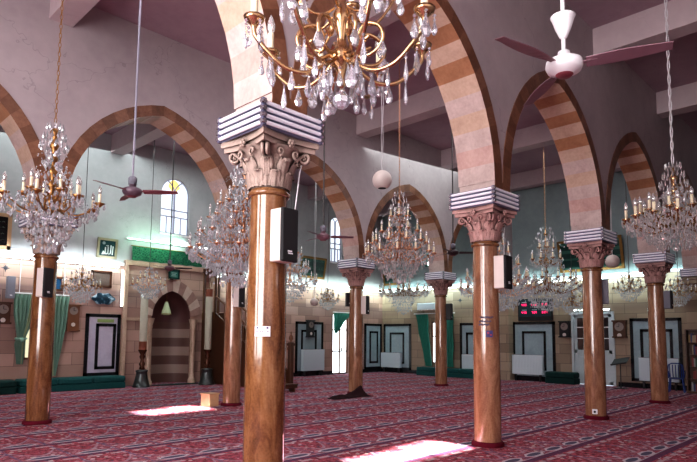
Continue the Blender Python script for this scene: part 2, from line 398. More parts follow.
# arcade walls ------------------------------------------------------
def arch_pts(cx, r_add, n):
    """two-centred pointed arch from left springing to right springing"""
    r = RISE_R + r_add; c = OFF; top = math.acos(c/r)
    L = [(cx + c - r*cos(top*i/n), ZS + r*sin(top*i/n)) for i in range(n+1)]
    Rr = [(2*cx - x, z) for x, z in reversed(L)]
    return L + Rr[1:]
NV = 12
def arcade(name, q):
    mb = MB(); ring = MB()
    spans = [((PX[i]+PX[i+1])/2) for i in range(5)]
    y0, y1 = q-TH, q+TH
    x_edges = []
    for cx in spans:
        ex = arch_pts(cx, .225, NV); n = len(ex)
        for y in (y0, y1):
            for i in range(n-1):
                (xa, za), (xb, zb) = ex[i], ex[i+1]
                mb.quad((xa, y, za), (xb, y, zb), (xb, y, ZC), (xa, y, ZC))
        x_edges.append((ex[0][0], ex[-1][0]))
        it = arch_pts(cx, 0, NV)
        yo0, yo1 = y0-.012, y1+.012
        for i in range(n-1):
            (a, za), (b, zb) = it[i], it[i+1]; (c, zc), (d, zd) = ex[i], ex[i+1]
            fm = 3 if i % 2 else 4
            j_ = min(i, n-2-i); sm = [1, 5, 1, 0, 1, 0, 2, 0, 2, 0, 2, 0][min(j_, 11)]
            ring.quad((a, yo0, za), (b, yo0, zb), (d, yo0, zd), (c, yo0, zc), fm)
            ring.quad((a, yo1, za), (b, yo1, zb), (d, yo1, zd), (c, yo1, zc), fm)
            ring.quad((a, yo0, za), (b, yo0, zb), (b, yo1, zb), (a, yo1, za), sm)
            ring.quad((c, yo0, zc), (d, yo0, zd), (d, y0, zd), (c, y0, zc), fm)
    # piers and gaps between neighbouring arches
    gaps = [(PL, x_edges[0][0])] + [(x_edges[i][1], x_edges[i+1][0]) for i in range(4)] + [(x_edges[4][1], PW)]
    for a, b in gaps:
        if b-a > 1e-3:
            for y in (y0, y1): mb.quad((a, y, ZS), (b, y, ZS), (b, y, ZC), (a, y, ZC))
    for k, p in enumerate(PX):
        w = HW
        a, b = (p-w, p+w) if k < 5 else (p-w, PW)
        for j, (za, zb) in enumerate(((3.62, 3.82), (3.82, ZS))):
            ring.box(a, b, y0, y1, za, zb, 1 if j else 0)
            ring.box(a, a+.225, y0-.012, y0, za, zb, 3); ring.box(b-.225, b, y0-.012, y0, za, zb, 4)
    w = struct(name, mb, M['mauve'])
    obj('arch_voussoirs', ring, [M['vcream'], M['vpale'], M['vorange'], M['ringbrown'], M['ringbrown2'], M['vrose']], w)
arcade('wall_front_arcade', QA)
arcade('wall_rear_arcade', QB)

# generic flat wall with openings -----------------------------------
def flat_wall(fn, u0, u1, z0, z1, holes, mb, depth=.3):
    """fn(u, z, d) -> world point; holes: (ua, ub, za, spring, kind) kind in 'rect','round','point' """
    u = u0
    for (a, b, za, zs, kind) in sorted(holes):
        mb.quad(fn(u, z0, 0), fn(a, z0, 0), fn(a, z1, 0), fn(u, z1, 0))
        if za > z0: mb.quad(fn(a, z0, 0), fn(b, z0, 0), fn(b, za, 0), fn(a, za, 0)); mb.quad(fn(a, za, 0), fn(b, za, 0), fn(b, za, depth), fn(a, za, depth))
        pts = hole_top(a, b, zs, kind)
        for (p, q) in zip(pts, pts[1:]):
            mb.quad(fn(p[0], p[1], 0), fn(q[0], q[1], 0), fn(q[0], z1, 0), fn(p[0], z1, 0))
            mb.quad(fn(p[0], p[1], 0), fn(q[0], q[1], 0), fn(q[0], q[1], depth), fn(p[0], p[1], depth))
        for e in (a, b): mb.quad(fn(e, za, 0), fn(e, zs, 0), fn(e, zs, depth), fn(e, za, depth))
        u = b
    mb.quad(fn(u, z0, 0), fn(u1, z0, 0), fn(u1, z1, 0), fn(u, z1, 0))
    return mb
def hole_top(a, b, zs, kind, n=10):
    if kind == 'rect': return [(a, zs), (b, zs)]
    c = (a+b)/2; h = (b-a)/2
    if kind == 'round': return [(c-h*cos(pi*i/(2*n)), zs+h*sin(pi*i/(2*n))) for i in range(2*n+1)]
    r = h*1.24; o = r-h; top = math.acos(o/r)
    L = [(c+o-r*cos(top*i/n), zs+r*sin(top*i/n)) for i in range(n+1)]
    return L+[(2*c-x, z) for x, z in reversed(L)][1:]
fq = lambda u, z, d: (u, QW+d, z)
fr = lambda u, z, d: (PW+d, u, z)
ZL = 3.92
MIH = (9.13, 10.57, 2.28)
# niche wall (rear): stone below, plaster above
wl = struct('wall_rear', flat_wall(fq, PL, PW, 0, ZL, [(5.30, 6.02, .9, 2.62, 'rect'), (MIH[0], MIH[1], 0, MIH[2], 'point'), (17.62, 18.62, 0, 2.68, 'rect')], MB()), M['stone_q'])
obj('upper_plaster', flat_wall(fq, PL, PW, ZL, ZC, [(9.32, 10.40, 5.14, 6.58, 'round'), (17.42, 18.14, 4.95, 6.66, 'round')], MB()), M['green_plaster'], wl)
struct('trim_91', MB().box(PL, 8.1, QW-.07, QW+.02, 3.86, 3.95), M['white']); struct('trim_92', MB().box(11.5, PW-.1, QW-.07, QW+.02, 3.86, 3.95), M['white'])
wr = struct('wall_right', flat_wall(fr, QN, QW, 0, ZL, [(14.75, 15.25, .5, 2.35, 'rect'), (7.46, 8.80, 0, 2.52, 'rect')], MB()), M['stone_r'])
obj('upper_plaster', flat_wall(fr, QN, QW, ZL, ZC, [(14.95, 15.55, 4.85, 6.3, 'point')], MB()), m_plaster('teal_lit_plaster', (.30, .37, .375), (.23, .295, .30), .1), wr)  # teal tint of the light is put into this wall's plaster
struct('trim_93', MB().box(PW-.07, PW+.02, QN, QW, 3.86, 3.95), M['white'])
# walls behind the viewer; the front openings are shaped to cast the sun patches
fn_ = lambda u, z, d: (u, QN-d, z)
fl_ = lambda u, z, d: (PL-d, u, z)
wf = struct('wall_front', flat_wall(fn_, PL, PW, 0, 4.2, [(5.35, 6.45, 2.88, 3.18, 'rect'), (6.52, 7.42, 2.86, 3.22, 'rect')], MB()), M['mauve'])
obj('upper_wall', flat_wall(fn_, PL, PW, 4.2, ZC, [(5.35, 6.1, 5.48, 5.75, 'rect'), (6.16, 6.90, 5.48, 5.82, 'rect')], MB()), M['mauve'], wf)
struct('wall_left', flat_wall(fl_, QN, QW, 0, ZC, [], MB()), M['mauve'])

# raised stone bay of the prayer niche ------------------------------
niche = MB(); voss = MB()
c0 = (MIH[0]+MIH[1])/2; h0 = (MIH[1]-MIH[0])/2
prof = [(h0, z*MIH[2]/11) for z in range(12)]
rr = h0*1.24; oo = rr-h0; tp = math.acos(oo/rr)
for i in range(1, 11):
    a = tp*i/10; prof.append((max(rr*cos(a)-oo, .004), MIH[2]+rr*sin(a)))
nA = 16; vs = []; fs = []
for a_, z in prof:
    for j in range(nA+1):
        an = pi*j/nA; vs.append((c0+a_*cos(an), QW+.95*a_*sin(an), z))
for i in range(len(prof)-1):
    for j in range(nA): fs.append((i*(nA+1)+j, i*(nA+1)+j+1, (i+1)*(nA+1)+j+1, (i+1)*(nA+1)+j))
niche.add(vs, fs, 0, True)
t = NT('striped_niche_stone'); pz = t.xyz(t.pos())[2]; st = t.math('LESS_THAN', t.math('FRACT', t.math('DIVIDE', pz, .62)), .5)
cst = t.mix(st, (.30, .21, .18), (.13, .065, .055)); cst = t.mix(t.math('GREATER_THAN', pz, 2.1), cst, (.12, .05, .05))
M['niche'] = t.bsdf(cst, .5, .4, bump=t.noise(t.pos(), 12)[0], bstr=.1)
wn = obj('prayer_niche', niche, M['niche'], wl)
pin = hole_top(MIH[0], MIH[1], MIH[2], 'point', 6)
def grow(pts, d):
    o = []
    for x, z in pts:
        vx, vz = x-c0, z-(MIH[2]-.15); L = sqrt(vx*vx+vz*vz); o.append((x+vx/L*d, z+vz/L*d))
    return o
pout = grow(pin, .42)
for i in range(len(pin)-1):
    a, b, c, d = pin[i], pin[i+1], pout[i+1], pout[i]
    mi = i % 2
    for y in (QW-.05,): voss.quad((a[0], y, a[1]), (b[0], y, b[1]), (c[0], y, c[1]), (d[0], y, d[1]), mi)
    voss.quad((d[0], QW-.05, d[1]), (c[0], QW-.05, c[1]), (c[0], QW+.01, c[1]), (d[0], QW+.01, d[1]), mi)
    voss.quad((a[0], QW-.05, a[1]), (b[0], QW-.05, b[1]), (b[0], QW+.01, b[1]), (a[0], QW+.01, a[1]), mi)
M['nv1'] = m_voussoir('niche_voussoir_pale', (.60, .47, .40), (.48, .36, .31)); M['nv2'] = m_voussoir('niche_voussoir_pink', (.36, .22, .19), (.26, .15, .13))
obj('niche_arch', voss, [M['nv1'], M['nv2']], wn)
bay = MB().box(8.12, 8.24, QW-.10, QW+.01, 0, 4.0).box(11.32, 11.44, QW-.10, QW+.01, 0, 4.0).box(8.12, 11.44, QW-.12, QW+.01, 3.90, 4.06)
bay.box(8.24, 9.0, QW-.06, QW+.01, 2.1, 2.2).box(10.72, 11.32, QW-.06, QW+.01, 2.1, 2.2)
obj('niche_surround', bay, M['vcream'], wn)
cl = MB()
for px in (9.02, 10.63):
    cl.lathe([(.13, .0), (.13, .12), (.10, .16), (.088, .22), (.082, 1.85), (.10, 1.9), (.085, 1.94), (.13, 2.1), (.15, 2.2)], 18, (px, QW-.12, 0))
obj('niche_colonnette', cl, M['vcream'], wn)
# ------------------------------------------------------------------ windows and doors
def arched_window(n, a, b, za, zs, amber):
    fr_ = MB(); c = (a+b)/2; h = (b-a)/2; y0, y1 = QW+.08, QW+.14
    pts = [(a, za)]+hole_top(a, b, zs, 'round')+[(b, za)]
    q = [(c+(x-c)*.92, za+.05+(z-za)*.955 if z > za else za+.05) for x, z in pts]
    for i in range(len(pts)-1):
        fr_.quad((pts[i][0], y0, pts[i][1]), (pts[i+1][0], y0, pts[i+1][1]), (q[i+1][0], y0, q[i+1][1]), (q[i][0], y0, q[i][1]))
    fr_.box(a, b, y0, y1, za, za+.05).box(c-.03, c+.03, y0, y1, za, zs+h*.30)
    for s in (-1, 1):      # two lancet heads
        hw = h-.03; r = hw
        arcp = [(c+s*(hw-hw*cos(pi*i/16)), zs+.0+hw*sin(pi*i/16)*.96) for i in range(9)]
        fr_.tube([(x, y0+.02, z) for x, z in arcp], .025, 5)
    for z in (za+.62, za+.86): fr_.box(a, b, y0, y1, z-.018, z+.018)
    for s in (-1, 1): fr_.box(c+s*h*.5-.010, c+s*h*.5+.010, y0, y1, za, za+.62)
    w = struct('window_%d' % n, MB().box(a-.03, b+.03, QW-.05, QW+.30, za-.06, za), M['white'])
    obj('window_frame', fr_, M['winframe'], w)
    pane = MB(); pane.add([(x, QW+.16, z) for x, z in pts], [list(range(len(pts)))])
    obj('pane', pane, M['glow_win'], w)
    if amber:
        am = MB(); ap = [(c, QW+.15, zs+.02)]
        for i in range(9): ap.append((c+h*.5*cos(pi*(.5-(i-4)/12.0))*1.0, QW+.15, zs+h*.95*sin(pi*(.5-(i-4)/12.0))))
        am.add(ap, [list(range(len(ap)))]); obj('amber_pane', am, M['glow_amber'], w)
arched_window(1, 9.32, 10.40, 5.14, 6.58, True)
arched_window(2, 17.42, 18.14, 4.95, 6.66, False)
def rect_window(n, fn, a, b, za, zb, frame, glowm, bars):
    w = MB()
    def bx(u0, u1, z0, z1, d0=.06, d1=.12):
        P = [fn(u, z, d) for u in (u0, u1) for z in (z0, z1) for d in (d0, d1)]
        w.add(P, [(0, 1, 3, 2), (4, 6, 7, 5), (0, 4, 5, 1), (2, 3, 7, 6), (0, 2, 6, 4), (1, 5, 7, 3)])
    bx(a, a+.06, za, zb); bx(b-.06, b, za, zb); bx(a, b, za, za+.06); bx(a, b, zb-.06, zb)
    for u in bars[0]: bx(u-.025, u+.025, za, zb)
    for z in bars[1]: bx(a, b, z-.025, z+.025)
    o = struct(n, w, frame)
    obj('pane', MB().quad(fn(a, za, .14), fn(b, za, .14), fn(b, zb, .14), fn(a, zb, .14)), glowm, o)
    return o
rect_window('window_3', fq, 5.30, 6.02, .9, 2.62, M['wood_mid'], emit('dim_yellow_daylight_emitter', (.95, .92, .62), .8), ([5.66], [1.9]))  # yellowish daylight is painted as an emitting pane
rect_window('window_4', fr, 14.75, 15.25, .5, 2.35, M['wood_mid'], M['glow'], ([15.0], [1.7]))
rect_window('window_5', fr, 14.95, 15.55, 4.85, 6.72, M['curtain_green'], M['glow'], ([15.25], [5.6]))
d1 = rect_window('door_1', fq, 17.62, 18.62, 0, 2.68, M['wood_mid'], M['glow'], ([18.12], [1.0, 1.95]))
obj('door_handle', MB().box(18.18, 18.22, QW+.01, QW+.06, 1.0, 1.18), M['steel'], d1)
# white double door on the right wall
dm = MB(); A, B_, T_ = 7.46, 8.80, 2.52; X0, X1 = PW-.03, PW+.03
dm.box(X0-.02, X1, A-.09, A, 0, T_+.09).box(X0-.02, X1, B_, B_+.09, 0, T_+.09).box(X0-.02, X1, A, B_, T_, T_+.09)
M['doorwhite'] = simple('dull_white_door_paint', (.46, .52, .55), .4)
d2 = struct('door_2', dm, M['doorwhite'])
for s, (a, b) in enumerate(((A+.01, (A+B_)/2-.005), ((A+B_)/2+.005, B_-.01))):
    lf = MB().box(X0, X1, a, a+.10, .02, T_-.01).box(X0, X1, b-.10, b, .02, T_-.01).box(X0, X1, a, b, T_-.12, T_-.01).box(X0, X1, a, b, 1.12, 1.24).box(X0, X1, a, b, .02, .14)
    lf.box(X0+.015, X1-.01, a+.1, b-.1, .14, 1.12).box(X0+.005, X1, a+.17, b-.17, .26, 1.0, bev=.008)
    lo = obj('door_leaf', lf, M['doorwhite'], d2)
    gl = MB()
    gl.quad((PW, a+.1, 1.24), (PW, b-.1, 1.24), (PW, b-.1, T_-.12), (PW, a+.1, T_-.12)); obj('door_glass', gl, M['glass_dark'], lo)
    obj('glazing_bar', MB().box(X0+.01, X1-.01, a+.1, b-.1, 1.64, 1.67).box(X0+.01, X1-.01, a+.1, b-.1, 2.04, 2.07), M['white'], lo)
    obj('handle', MB().box(X0-.05, X0, (b-.07 if s == 0 else a+.03), (b-.03 if s == 0 else a+.07), 1.14, 1.18), M['steel'], lo)
obj('back_room', MB().box(PW+.3, PW+.35, A-.3, B_+.3, 0, T_+.2), M['darkgreen'], d2)
# baseboards (dark plinth)
struct('baseboard_rear', MB().box(PL, 8.1, QW-.03, QW+.01, 0, .16).box(11.5, 17.6, QW-.03, QW+.01, 0, .16).box(18.65, PW, QW-.03, QW+.01, 0, .16), M['marble_b'])
struct('baseboard_right', MB().box(PW-.03, PW+.01, QN, 7.3, 0, .16).box(PW-.03, PW+.01, 8.95, QW, 0, .16), M['marble_b'])

# ------------------------------------------------------------------ columns
def capital_mb():
    mb = MB(); z0 = 3.09
    bell = [(.185, 0), (.19, .05), (.20, .16), (.225, .28), (.27, .37), (.33, .42)]
    mb.lathe(bell, 32, (0, 0, z0))
    def br(z):
        for (r0, a), (r1, b) in zip(bell, bell[1:]):
            if z <= b: return r0+(r1-r0)*(z-a)/(b-a)
        return bell[-1][0]
    def leaf(ang, zb, h, w, out):
        n, m = 9, 8; vs = []; fs = []
        for i in range(n+1):
            t = i/n
            zz = zb + (h*min(t/.8, 1.0) - (h*.16*((t-.8)/.2)**1.3 if t > .8 else 0))
            r = br(min(max(zz, 0), .42)) + .012 + out*(t**3)
            ww = w*(.75+.45*sin(pi*min(t*.85, 1)))*(1-.55*max(0, t-.7)/.3) * (.82+.18*abs(cos(t*3.5*pi)))
            for j in range(m+1):
                s = (j/m-.5)*2
                x = s*ww; rad = r+.018*(1-s*s)+.012*cos(s*3*pi)*(1-t*.4)
                a = ang+x/r
                vs.append((rad*cos(a), rad*sin(a), z0+zz+.006*abs(s)))
        for i in range(n):
            for j in range(m): fs.append((i*(m+1)+j, i*(m+1)+j+1, (i+1)*(m+1)+j+1, (i+1)*(m+1)+j))
        mb.add(vs, fs, 0, True)
    for k in range(8): leaf(2*pi*k/8+pi/8, .015, .17, .062, .045)
    for k in range(8): leaf(2*pi*k/8, .02, .29, .066, .06)
    for k in range(4):           # corner volutes and stalks
        a = pi/4+k*pi/2; u = Vector((cos(a), sin(a), 0)); tq = Vector((-sin(a), cos(a), 0))
        pts = [u*.21+Vector((0, 0, z0+.14)), u*.235+Vector((0, 0, z0+.24)), u*.29+Vector((0, 0, z0+.34)), u*.37+Vector((0, 0, z0+.405))]
        cx = .355
        for i in range(1, 15):
            th = pi/2-i*.62; r = .06*(1-i/18)
            pts.append(u*(cx+r*cos(th))+Vector((0, 0, z0+.35+r*sin(th))))
        for s in (-1, 1): mb.tube([p+tq*.022*s for p in pts], [.022]*4+[.019*(1-i/22) for i in range(14)], 6)
        mb.ball(u*cx+Vector((0, 0, z0+.35)), .026, 8, 6)
        # rosette in the middle of each side + small scrolls
        b = k*pi/2; v = Vector((cos(b), sin(b), 0)); w = Vector((-sin(b), cos(b), 0))
        for i in range(6): mb.ball(v*.345+w*.028*cos(i*pi/3)+Vector((0, 0, z0+.44+.028*sin(i*pi/3))), .018, 6, 5)
        mb.ball(v*.355+Vector((0, 0, z0+.44)), .02, 6, 5)
        for s in (-1, 1):
            pp = []
            for i in range(12):
                th = -pi/2+i*.55; r = .045*(1-i/15)
                pp.append(v*(.30)+w*s*(.10-r*cos(th))+Vector((0, 0, z0+.355+r*sin(th))))
            mb.tube(pp, .014, 5)
    return mb
def abacus_mb():
    mb = MB(); n = 10
    for (z0, z1, e) in ((3.50, 3.555, .335), (3.555, 3.62, .36)):
        ring = []
        for k in range(4):
            a = k*pi/2
            for i in range(n):
                s = -1+2*(i/n)
                x = e-(.055*(1-s*s)); y = s*e
                ring.append((x*cos(a)-y*sin(a), x*sin(a)+y*cos(a)))
        L = len(ring); vs = [(x, y, z) for z in (z0, z1) for x, y in ring]
        mb.add(vs, [(i, (i+1) % L, L+(i+1) % L, L+i) for i in range(L)]+[list(range(L)), list(range(L, 2*L))])
    return mb
shaft_prof = [(.205, .06), (.206, .6), (.204, 1.3), (.199, 2.1), (.191, 2.85), (.189, 3.03)]
ME = {}
ME['shaft'] = MB().lathe(shaft_prof, 40).mesh('shaft', M['column'])
ME['shaft2'] = MB().lathe(shaft_prof, 40).mesh('shaft', M['column2'])
ME['base'] = MB().lathe([(.245, 0), (.245, .045), (.225, .065), (.207, .07)], 32).mesh('base_sleeve', M['maroon'])
ME['astr'] = MB().torus((0, 0, 3.055), .195, .028, 32, 8).lathe([(.188, 3.02), (.20, 3.08), (.19, 3.10)], 32).mesh('astragal', M['column'])
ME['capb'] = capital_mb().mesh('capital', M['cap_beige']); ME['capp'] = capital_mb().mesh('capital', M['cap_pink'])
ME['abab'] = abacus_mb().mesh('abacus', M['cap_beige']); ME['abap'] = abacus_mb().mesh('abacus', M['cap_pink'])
CL = {('A', 0): 'nearest glossy brown column with a small white paper notice stuck on it',
      ('A', 1): 'glossy orange-brown column right of the middle with handwriting and a blue sticker',
      ('A', 2): 'glossy brown column with a small white socket at its foot',
      ('A', 3): 'brown column in front of the wide marble panel beside the blue chair',
      ('B', 0): 'brown column at the left in front of the sage green curtains',
      ('B', 1): 'brown column with a pine box standing at its foot',
      ('B', 2): 'brown column with a dark cloth lying against its foot',
      ('B', 3): 'brown column in front of the air conditioner and emerald curtains, farthest in its row'}
RL = {('A', 0): 'rack of fluorescent tubes round the top of the nearest column',
      ('A', 1): 'rack of fluorescent tubes round the top of the column with handwriting and sticker',
      ('A', 2): 'rack of fluorescent tubes round the top of the column with the white socket',
      ('A', 3): 'rack of fluorescent tubes round the column by the wide marble panel and blue chair',
      ('B', 0): 'rack of fluorescent tubes behind the gold chandelier at the left, on the left column',
      ('B', 1): 'rack of fluorescent tubes hidden behind crystals, on the column with the pine box',
      ('B', 2): 'rack of fluorescent tubes on the column with dark cloth at its foot',
      ('B', 3): 'rack of fluorescent tubes on the farthest column before the air conditioner'}
tube_m = {}
def tube_light(axis):
    if axis not in tube_m:
        mb = MB(); h = .36
        d = (1, 0, 0) if axis == 0 else (0, 1, 0)
        mb.tube([tuple(-h*x for x in d), tuple(h*x for x in d)], .0205, 10)
        tube_m[axis] = mb.mesh('lamp_tube', M['tube_off'])
        for s in (-1, 1): tube_m[axis, s] = MB().tube([tuple(s*h*x for x in d), tuple(s*(h+.045)*x for x in d)], .023, 10).mesh('end_cap', M['steel'])
    return tube_m[axis]
HR = .388
rk = MB()
rk.box(-HR+.035, HR-.035, -HR+.035, HR-.035, 3.625, 3.86)
for sx in (-1, 1):
    for sy in (-1, 1): rk.box(sx*(HR-.02)-.018, sx*(HR-.02)+.018, sy*(HR-.02)-.018, sy*(HR-.02)+.018, 3.615, 3.875)
# open the middle so that the arch pier passes through: four slabs instead of one block
rk = MB()
for s in (-1, 1):
    rk.box(-HR+.03, HR-.03, *sorted((s*(HR-.035), s*(HR-.05))), 3.615, 3.875).box(*sorted((s*(HR-.035), s*(HR-.05))), -HR+.03, HR-.03, 3.615, 3.875)
    for t_ in (-1, 1): rk.box(s*(HR-.02)-.02, s*(HR-.02)+.02, t_*(HR-.02)-.02, t_*(HR-.02)+.02, 3.61, 3.88)
    for zz in (3.62, 3.87): rk.box(-HR+.03, HR-.03, *sorted((s*.30, s*(HR-.04))), zz-.006, zz+.006)
ME['rack'] = rk.mesh('reflector', M['bracket'])
for row, q in (('A', QA), ('B', QB)):
    for k in range(0, 4):
        p = PX[k+1]+(.05 if (row, k) == ('B', 0) else 0)
        c = thing('column', CL[row, k], 'column', (p, q, 0), 0, 'columns of the two arcades')
        cm = 'p' if row == 'A' and k else ('b' if k == 0 else 'p')
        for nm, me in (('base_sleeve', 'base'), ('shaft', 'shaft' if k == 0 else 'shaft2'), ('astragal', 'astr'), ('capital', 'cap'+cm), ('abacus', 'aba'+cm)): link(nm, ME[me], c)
        r = thing('tube_light_rack', RL[row, k], 'light', (p, q, 0), 0, 'fluorescent racks on the column tops')
        link('reflector', ME['rack'], r)
        for j in range(4):
            z = 3.648+j*.065
            for s in (-1, 1):
                t1 = link('lamp_tube', tube_light(0), r, (0, s*(HR-.012), z)); [link('end_cap', tube_m[0, e], t1) for e in (-1, 1)]
                t2 = link('lamp_tube', tube_light(1), r, (s*(HR-.012), 0, z)); [link('end_cap', tube_m[1, e], t2) for e in (-1, 1)]
# column at the far left outside the frame carries the last arches, and the wall pier on the right
for row, q in (('A', QA), ('B', QB)):
    c = tag(link('column', None, None, (PX[0], q, 0)), 'column beyond the left edge of the picture', 'column', 'columns of the two arcades')
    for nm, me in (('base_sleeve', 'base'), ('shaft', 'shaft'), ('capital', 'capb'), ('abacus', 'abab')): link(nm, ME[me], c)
for row, q in (('A', QA), ('B', QB)):
    pier = MB().box(PW-.42, PW, q-.30, q+.30, 0, 3.05).box(PW-.45, PW, q-.33, q+.33, 0, .25).box(PW-.46, PW, q-.34, q+.34, 3.02, 3.10)
    for i, (o, z) in enumerate(((0, 3.1), (.05, 3.25), (.10, 3.4), (.14, 3.52))): pier.box(PW-.42-o, PW, q-.30-o*.7, q+.30+o*.7, z, z+.15-(.03 if i == 3 else 0), bev=.02)
    po = struct('wall_pier_'+('front' if row == 'A' else 'rear'), pier, M['stone_r'])
    if row == 'A':
        lv = MB()
        for i in range(5):
            y = q-.28+i*.14
            lv.lathe([(.001, 0), (.05, .10), (.06, .2), (.03, .28), (.001, .3)], 8, (PW-.47, y, 3.12), sx=.5)
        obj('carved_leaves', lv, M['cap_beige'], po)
r = thing('tube_light_rack', 'rack of fluorescent tubes at the right edge, on the wall pier above the bookcase', 'light', (PW-.25, QA, 0), 0, 'fluorescent racks on the column tops')
link('reflector', ME['rack'], r)
for j in range(4):
    z = 3.648+j*.065
    for s in (-1, 1): link('lamp_tube', tube_light(0), r, (0, s*(HR-.012), z))
    link('lamp_tube', tube_light(1), r, (-(HR-.012), 0, z))

# marks on the columns: follow the curved shaft
def wrap(p, q, ang, z, w, h, mat, name, label, cat, r=.2065, thick=.003):
    mb = MB(); n = 8
    for k, rr_ in enumerate((r, r+thick)):
        vs = []
        for i in range(n+1):
            a = ang+(i/n-.5)*w/r
            for zz in (z-h/2, z+h/2): vs.append((rr_*cos(a), rr_*sin(a), zz))
        mb.add(vs, [(2*i, 2*i+2, 2*i+3, 2*i+1) for i in range(n)], 0, True)
    o = obj(name, mb, mat, None, (p, q, 0)); tag(o, label, cat); return o
def camdir(p, q): return math.atan2(-q, -p)
cd0 = camdir(3.63, QA); cd1 = camdir(7.88, QA); cd2 = camdir(12.13, QA)
note = wrap(PX[1], QA, cd0-.18, 1.66, .155, .10, M['paper'], 'paper_notice', 'small white paper notice stuck on the nearest column', 'notice')
nl = MB()
for i, (x, z, w, h) in enumerate(((-.05, .034, .02, .018), (.05, .034, .02, .018), (-.035, .0, .05, .012), (.03, .0, .06, .012), (-.02, -.026, .09, .010))):
    a = cd0-.18+x/.21
    vs = [(.2105*cos(a+s*w/.42), .2105*sin(a+s*w/.42), 1.66+z+u*h/2) for s, u in ((-1, -1), (1, -1), (1, 1), (-1, 1))]
    nl.quad(*vs)
obj('printed_marks', nl, M['ink'], note)
stk = wrap(PX[2], QA, cd1+.22, 1.68, .10, .10, simple('blue_sticker_ink', (.05, .045, .16), .4), 'sticker', 'small square blue and red sticker on the column below the handwriting', 'sticker')
sm = MB()
for s, (x, z, w, h) in enumerate(((-.02, .015, .03, .03), (.02, -.015, .03, .02))):
    a = cd1+.22+x/.21
    sm.quad(*[(.2105*cos(a+i*w/.42), .2105*sin(a+i*w/.42), 1.68+z+u*h/2) for i, u in ((-1, -1), (1, -1), (1, 1), (-1, 1))])
obj('printed_mark', sm, simple('red_print', (.4, .05, .09)), stk)
hw_ = MB(); 
for row_, (zz, x0, x1) in enumerate(((1.93, -.10, .10), (1.87, -.12, .07), (1.82, -.12, .04))):
    pts = []
    for i in range(26):
        x = x0+(x1-x0)*i/25; a = cd1+.02+x/.2055
        pts.append((.2065*cos(a), .2065*sin(a), zz+.018*sin(i*1.9+row_)*(1 if i % 5 else .2)))
    hw_.tube(pts, .0055, 4)
tag(obj('handwriting', hw_, M['ink'], None, (PX[2], QA, 0)), 'scribbled dark handwriting on the orange-brown column above the sticker', 'writing')
sk = MB().box(-.012, .012, -.05, .05, -.05, .05, bev=.008)
so = obj('wall_socket', sk, M['white'], None, (PX[3]+.212*cos(cd2-.1), QA+.212*sin(cd2-.1), .16), cd2-.1); tag(so, 'small white socket near the foot of the brown column', 'socket')
obj('socket_plug', MB().box(-.03, .03, -.02, .02, -.02, .02, bev=.006), M['black'], so, (.02, 0, 0))

# ------------------------------------------------------------------ column loudspeakers
def speaker(p, q, z, yaw, label, grp, h=.52, w=.21, d=.19, side='spk_side', front='grille', tilt=0):
    t = thing('loudspeaker', label, 'speaker', (p, q, z), yaw, grp)
    t.rotation_euler = (R(tilt), 0, yaw)
    obj('cabinet', MB().box(-w/2, w/2, -d/2+.02, d/2, -h/2, h/2, bev=.01), M[side], t)
    g = obj('front_grille', MB().box(-w/2-.004, w/2+.004, -d/2, -d/2+.045, -h/2-.004, h/2+.004, bev=.012), M[front], t)
    obj('badge', MB().box(-.035, .02, -d/2-.004, -d/2, -h/2+.09, -h/2+.105).box(-.03, .03, -d/2-.004, -d/2, -h/2+.07, -h/2+.083), M['white'], g)
    obj('bracket', MB().box(-.03, .03, d/2, d/2+.07, -.05, .05), M['steel'], t)
    return t
SG = 'loudspeakers on the columns'
def spk_at(col, row_q, lat, fwd, z, yaw, label, **k):
    p = PX[col+1]+lat*.698-fwd*.716; q = row_q-lat*.716-fwd*.698
    return speaker(p, q, z, yaw, label, SG, **k)
spk_at(0, QA, .19, .23, 2.60, R(4), 'black fronted loudspeaker with cream side on the nearest column')
spk_at(1, QA, .23, .16, 2.62, R(5), 'loudspeaker with white side and thin black front on the column with handwriting', w=.24, d=.20, h=.50)
spk_at(2, QA, .28, -.1, 2.62, R(20), 'grey loudspeaker behind the column with the white socket', side='spk_grey', front='spk_grey', h=.52)
spk_at(3, QA, .26, .12, 2.66, R(5), 'grey loudspeaker with black edge on the column by the blue chair', side='spk_grey', front='grille', h=.46)
spk_at(0, QB, .20, .27, 2.55, R(28), 'black fronted loudspeaker with white side on the left column')
spk_at(1, QB, .17, .24, 2.56, R(22), 'black loudspeaker with white side on the column above the pine box')
spk_at(2, QB, .26, .16, 2.55, R(22), 'black loudspeaker with white side on the column above the dark cloth')
spk_at(2, QB, -.2, -.12, 2.72, R(-30), 'small dark loudspeaker half hidden behind the column above the dark cloth', h=.4, side='black')
spk_at(3, QB, .27, .14, 2.52, R(18), 'black loudspeaker on the farthest column beside the air conditioner', side='black', h=.55)
speaker(4.84, QW-.12, 2.93, R(8), 'slim grey loudspeaker on the stone wall above the left clock', 'loudspeakers on the walls', h=.62, w=.20, d=.14, side='spk_grey', front='spk_grey')
cbl = MB().tube([(PX[1]+.30, QA-.22, 3.62), (PX[1]+.24, QA-.20, 3.3), (PX[1]+.17, QA-.22, 2.9)], .008, 5)
tag(obj('speaker_cable', cbl, M['cord']), 'pale cable running down from the tube rack to the loudspeaker on the nearest column', 'cable')
cbl = MB().tube([(PX[2]+.30, QA-.20, 3.62), (PX[2]+.23, QA-.20, 3.2), (PX[2]+.22, QA-.20, 2.6)], .008, 5)
tag(obj('speaker_cable', cbl, M['cord']), 'pale cable down the right side of the column with handwriting', 'cable')

